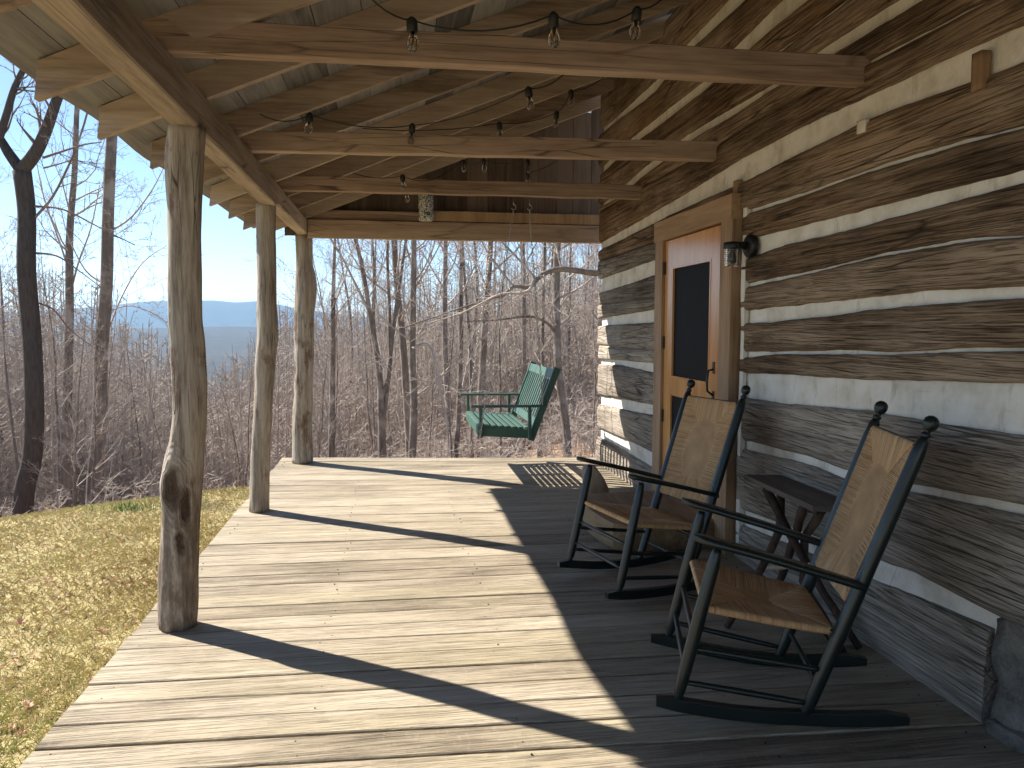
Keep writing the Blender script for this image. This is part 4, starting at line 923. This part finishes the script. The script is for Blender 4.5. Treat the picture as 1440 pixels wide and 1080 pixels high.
# ---- individually shaped trees
def custom(label, Y, trunk, radii, limbs, mat='bark', nb=10, seed=1, twL=1.6, group=None, extra=0, start=.35):
    """trunk / limbs are traced in elevation and laid at distance Y, limbs swing a little nearer or farther"""
    rn = random.Random(seed); base = at(*trunk[0], Y); root = empty('bare_tree', base); tag(root, label, 'tree', group)
    P = [at(*q, Y)-base+Vector((0, noise.noise(Vector((i*.7, seed, 0)))*.15, 0)) for i, q in enumerate(trunk)]
    gz = ground(base.x, base.y)-base.z
    P = [Vector((P[0].x-.02, P[0].y, min(gz, 0)-.3))]+P; radii = [radii[0]*1.12]+list(radii)
    def smooth(P, Rr, k=4):
        Q = []; q2 = []
        for i in range(len(P)-1):
            p0, p1, p2, p3 = P[max(0, i-1)], P[i], P[i+1], P[min(len(P)-1, i+2)]
            for j in range(k):
                t = j/k; Q.append(.5*((2*p1)+(p2-p0)*t+(2*p0-5*p1+4*p2-p3)*t*t+(3*p1-p0-3*p2+p3)*t**3)); q2.append(Rr[i]+(Rr[i+1]-Rr[i])*t)
        return Q+[P[-1]], q2+[Rr[-1]]
    Q, q2 = smooth(P, radii); trunk_mesh('trunk', Q, q2, M[mat], root, 12); S = []
    for (lp, ra, rb, dy) in limbs:
        L = [at(*q, Y+dy*i/max(1, len(lp)-1))-base for i, q in enumerate(lp)]; Lr = [ra+(rb-ra)*i/(len(L)-1) for i in range(len(L))]
        L, Lr = smooth(L, Lr, 4)
        if ra > .03: trunk_mesh('limb', L, Lr, M[mat], root, 8)
        else: path_segs(S, L, Lr)
        for k in range(nb):
            i = rn.randrange(len(L)//4, len(L)-1); d = (L[i+1]-L[i]).normalized(); sdv = d.cross(Vector((rn.gauss(0, 1), rn.gauss(0, 1), rn.gauss(0, 1)))).normalized()
            grow(S, L[i], d*.6+sdv, twL*rn.uniform(.4, 1.), max(.004, Lr[i]*.35), 1, rn, .1, .17, 3, (4, 4, 3), .0028)
    for k in range(extra):
        i = rn.randrange(int(len(Q)*start), len(Q)-1); a = rn.random()*6.28
        grow(S, Q[i], Vector((math.cos(a), math.sin(a), rn.uniform(.3, 1.2))), twL*rn.uniform(.7, 1.3), max(.006, q2[i]*.3), 0, rn, .12, .14, 2, (6, 4), .003)
    if S: segs_mesh('crown', S, M['twig'] if mat == 'bark' else M['bark'], 4, root)
    return root
custom('thick dark forked tree at the left edge of the lawn', 14.2, [(32, 712), (45, 640), (50, 560), (44, 470), (38, 380), (36, 300), (30, 240)], [.17, .158, .152, .15, .148, .14, .145],
  [([(30, 240), (50, 215), (66, 180), (80, 140), (100, 90), (120, 20)], .12, .06, -.3), ([(30, 240), (12, 215), (0, 195), (-30, 150), (-60, 80)], .1, .04, .2), ([(-2, 196), (8, 165), (20, 125), (38, 85), (60, 20)], .07, .04, .2),
   ([(50, 305), (75, 275), (100, 225), (115, 185), (125, 150)], .028, .018, -.4), ([(60, 222), (90, 212), (120, 203), (143, 200)], .024, .008, .3), ([(62, 236), (85, 230), (110, 222)], .018, .006, .2), ([(48, 290), (90, 295), (140, 320), (190, 345)], .02, .006, .4),
   ([(50, 356), (80, 360), (110, 380), (150, 410)], .02, .006, -.4), ([(50, 425), (75, 435), (100, 465), (135, 490)], .018, .006, .3)], 'darkbark', 6, 3, 1.1)
custom('tall patchy-barked tree with pale flakes beside the front post', 14.8, [(132, 700), (138, 600), (143, 500), (150, 400), (153, 300), (158, 190), (161, 130)], [.14, .125, .115, .108, .1, .092, .08],
  [([(155, 325), (185, 305), (215, 265), (235, 225)], .022, .008, .3), ([(152, 330), (170, 335), (190, 345)], .015, .006, -.2), ([(148, 400), (120, 380), (95, 330), (85, 290)], .018, .006, .3), ([(147, 480), (170, 420), (200, 370), (235, 345)], .018, .005, .4), ([(148, 440), (185, 430), (230, 450), (238, 475)], .012, .004, .2)], 'bark', 7, 5, 1.2)
custom('straight slender tree between the dark forked tree and the patchy tree', 18., [(92, 690), (95, 560), (98, 440), (98, 330), (104, 240), (112, 140), (120, 20)], [.1, .095, .09, .075, .06, .05, .035],
  [([(97, 420), (110, 370), (128, 320), (140, 260)], .03, .01, .3), ([(97, 380), (80, 330), (62, 280), (50, 220)], .025, .008, -.3)], 'bark', 7, 8, 1.5, extra=14)
custom('small upright tree with fanned branches just right of the third post', 15.5, [(466, 670), (467, 580), (468, 480), (469, 400), (471, 330), (474, 250)], [.07, .062, .055, .04, .028, .015],
  [([(468, 470), (452, 430), (440, 380)], .018, .006, .3), ([(469, 430), (485, 390), (500, 340)], .018, .006, .2), ([(468, 450), (490, 420), (505, 400)], .014, .006, -.2)], 'bark', 7, 9, 1.5, extra=16)
custom('multi-stemmed tree in the middle of the view left of the swing', 14.5, [(538, 670), (537, 620), (536, 580), (533, 520), (520, 440), (508, 370), (490, 300), (470, 220)], [.09, .08, .065, .055, .045, .04, .032, .02],
  [([(537, 600), (545, 540), (552, 470), (562, 400), (572, 330), (585, 250)], .055, .02, .3), ([(536, 560), (548, 520), (548, 440), (545, 360), (548, 250)], .042, .018, -.3), ([(533, 520), (525, 450), (526, 380), (522, 320)], .04, .02, .4), ([(520, 440), (500, 400), (480, 360), (455, 320)], .03, .01, -.2)], 'bark', 8, 12, 1.8, extra=6)
custom('straight tall tree rising right of the multi-stemmed tree', 13.5, [(578, 670), (582, 580), (580, 500), (581, 420), (582, 330), (583, 200)], [.075, .068, .06, .055, .048, .036],
  [([(581, 400), (600, 370), (615, 330)], .022, .01, .3), ([(582, 380), (572, 350), (565, 320)], .02, .01, .2), ([(580, 490), (600, 484), (612, 505), (618, 540), (628, 590), (632, 640)], .026, .012, -.5)], 'bark', 7, 14, 1.6, extra=12)
custom('straight tree standing between the tall tree and the swing', 15., [(640, 670), (645, 580), (648, 480), (648, 400), (650, 320), (652, 200)], [.055, .05, .045, .042, .036, .03], [([(648, 420), (665, 380), (690, 330)], .02, .008, .2)], 'bark', 7, 16, 1.6, extra=14)
custom('pale straight tree directly behind the swing back', 14.5, [(800, 680), (797, 600), (784, 520), (783, 440), (783, 370), (786, 300), (788, 200)], [.09, .085, .08, .075, .07, .065, .055],
  [([(783, 470), (770, 455), (745, 445), (700, 450), (655, 452)], .035, .01, -.4), ([(783, 440), (800, 415), (830, 395)], .02, .01, .3), ([(783, 350), (760, 330), (735, 300)], .02, .01, .3)], 'bark', 7, 18, 1.6, extra=10)
custom('slim dark tree just left of the pale tree behind the swing', 16., [(756, 680), (762, 560), (764, 450), (766, 350), (768, 220)], [.05, .045, .04, .036, .03], [], 'bark', 6, 20, 1.6, extra=14)
custom('big tree behind the cabin corner whose crooked limb reaches over the swing', 11.5, [(905, 680), (902, 560), (900, 460), (898, 380), (896, 300), (894, 200)], [.15, .14, .13, .12, .11, .09],
  [([(898, 390), (860, 384), (836, 384), (800, 379), (778, 380), (760, 388), (745, 403), (722, 403), (708, 415), (690, 420), (640, 436), (570, 460)], .06, .01, 0.), ([(750, 394), (744, 408), (730, 412), (700, 415), (650, 440), (600, 455)], .03, .008, -.3), ([(722, 403), (700, 375), (680, 345), (665, 310)], .022, .008, .3), ([(752, 390), (725, 360), (700, 335), (670, 310)], .022, .008, .4), ([(790, 379), (783, 350), (775, 310)], .02, .008, .2)], 'bark', 7, 22, 1.2, extra=6)

# ---- undergrowth and far woods (nobody could count these)
rn = random.Random(5); S = []
for k in range(4200):
    az = rn.uniform(-44, 24); r = 10.8+34*rn.random()**1.4; x, y = r*math.sin(R(az)), r*math.cos(R(az))
    if x > 1.6 and y < 12: continue
    z = ground(x, y); h = rn.uniform(.5, 1.9)*(1 if r > 15 else .36)
    if r < 14 and rn.random() < .45: continue
    if 225 < px_of_az(az) < 400: h *= .8
    p = Vector((x, y, z-.05)); d = Vector((rn.gauss(0, .35), rn.gauss(0, .35), 1)).normalized(); P = [p]; n = 4; L = h
    for i in range(n): d = (d+Vector((rn.gauss(0, .22), rn.gauss(0, .22), -.04))).normalized(); P.append(P[-1]+d*L/n)
    rr = rn.uniform(.004, .009)*(1+r*.02); path_segs(S, P, [rr*(1-.17*i) for i in range(n+1)])
    for q in range(7):
        i = rn.randrange(1, n); b = P[i].lerp(P[i+1], rn.random()); dd = Vector((rn.gauss(0, 1), rn.gauss(0, 1), rn.gauss(.3, .6))).normalized(); l = h*rn.uniform(.2, .5)
        mid = b+dd*l*.5; e = mid+(dd+Vector((rn.gauss(0, .3), rn.gauss(0, .3), rn.gauss(0, .3)))).normalized()*l*.5; path_segs(S, [b, mid, e], [rr*.6, rr*.5, rr*.3])
        for w in range(2):
            f = mid.lerp(e, rn.random()); g = f+Vector((rn.gauss(0, 1), rn.gauss(0, 1), rn.gauss(.2, .7))).normalized()*l*.35; path_segs(S, [f, g], [rr*.4, rr*.25])
o = segs_mesh('undergrowth', S, M['brush'], 3); tag(o, 'tangled pale leafless brush covering the slope below the woods', 'undergrowth', kind='stuff')
S = []
for k in range(5200):
    az = rn.uniform(-42, 36); r = 24+190*rn.random()**1.5; x, y = r*math.sin(R(az)), r*math.cos(R(az)); px = px_of_az(az); z = ground(x, y)
    lim = float(np.interp(px, SKX, SKY)); hm = CAMZ+(457-lim)/FPX*r-z; H = min(rn.uniform(11, 19), hm*rn.uniform(.45, 1.04)); q_ = min(1., r/90)
    if H < 3: continue
    p = Vector((x, y, z-.5)); tx = p+Vector((rn.gauss(0, .6), rn.gauss(0, .6), H)); P = [p, p.lerp(tx, .4), p.lerp(tx, .75), tx]; path_segs(S, P, [.13*q_+.03, .1*q_+.02, .06*q_+.01, .02*q_+.006])
    for q in range(20):
        t = rn.uniform(.15, .97); b = p.lerp(tx, t); a = rn.random()*6.28; l = H*.3*(1.1-t)*rn.uniform(.6, 1.2); c1 = b+Vector((math.cos(a)*.85, math.sin(a)*.85, .6))*l*.6; c2 = c1+Vector((math.cos(a+.4)*.6, math.sin(a+.4)*.6, .75))*l*.5
        path_segs(S, [b, c1, c2], [.04*q_+.006, .026*q_+.004, .014*q_+.002])
        for w in range(4):
            g = b.lerp(c2, rn.uniform(.2, 1)); path_segs(S, [g, g+Vector((rn.gauss(0, .8), rn.gauss(0, .8), rn.uniform(0, .8)))*l*.45], [.018*q_+.003, .01*q_+.002])
o = segs_mesh('far_woods', S, M['twig'], 3); tag(o, 'far leafless woods running down the hillside', 'woods', kind='stuff')

# ================================================================== HAZE, SKY, SUN
t = bpy.data.materials.new('pale_air'); t.use_nodes = True; nt = t.node_tree; nt.nodes.clear(); oo = nt.nodes.new('ShaderNodeOutputMaterial'); pv = nt.nodes.new('ShaderNodeVolumePrincipled')
pv.inputs['Color'].default_value = (.38, .66, 1, 1); pv.inputs['Density'].default_value = 6e-5; pv.inputs['Anisotropy'].default_value = .2; nt.links.new(pv.outputs[0], oo.inputs['Volume'])
m = MB(); m.box(-17000, 17000, -400, 17500, -260, 480); hz = m.build('haze', t); tag(hz, 'pale blue haze filling the valley air', 'haze', kind='stuff')

SUN = Vector((-1, .745, 1.09)).normalized(); EL = math.asin(SUN.z); AZ = math.atan2(SUN.x, SUN.y)
w = bpy.data.worlds.new('World'); SC.world = w; w.use_nodes = True; nt = w.node_tree; bg = nt.nodes['Background']
sk = nt.nodes.new('ShaderNodeTexSky'); sk.sky_type = 'NISHITA'; sk.sun_disc = False; sk.sun_elevation = EL; sk.sun_rotation = AZ % (2*math.pi); sk.altitude = 300; sk.air_density = .75; sk.dust_density = 0.05; sk.ozone_density = 1.6
nt.links.new(sk.outputs[0], bg.inputs[0]); bg.inputs[1].default_value = .066
ld = bpy.data.lights.new('sun', 'SUN'); ld.energy = 4.1; ld.angle = R(.55); ld.color = (1, .93, .82); sun = bpy.data.objects.new('sun', ld); COL.objects.link(sun)
sun.rotation_euler = SUN.to_track_quat('Z', 'Y').to_euler()
SC.view_settings.view_transform = 'Standard'; SC.view_settings.look = 'None'; SC.view_settings.exposure = 1.66; SC.view_settings.gamma = 1
SC.cycles.max_bounces = 8; SC.cycles.diffuse_bounces = 5; SC.cycles.glossy_bounces = 3; SC.cycles.transmission_bounces = 6; SC.cycles.volume_bounces = 0; SC.cycles.use_denoising = True
SC.cycles.sample_clamp_indirect = 8; SC.cycles.caustics_reflective = False; SC.cycles.caustics_refractive = False
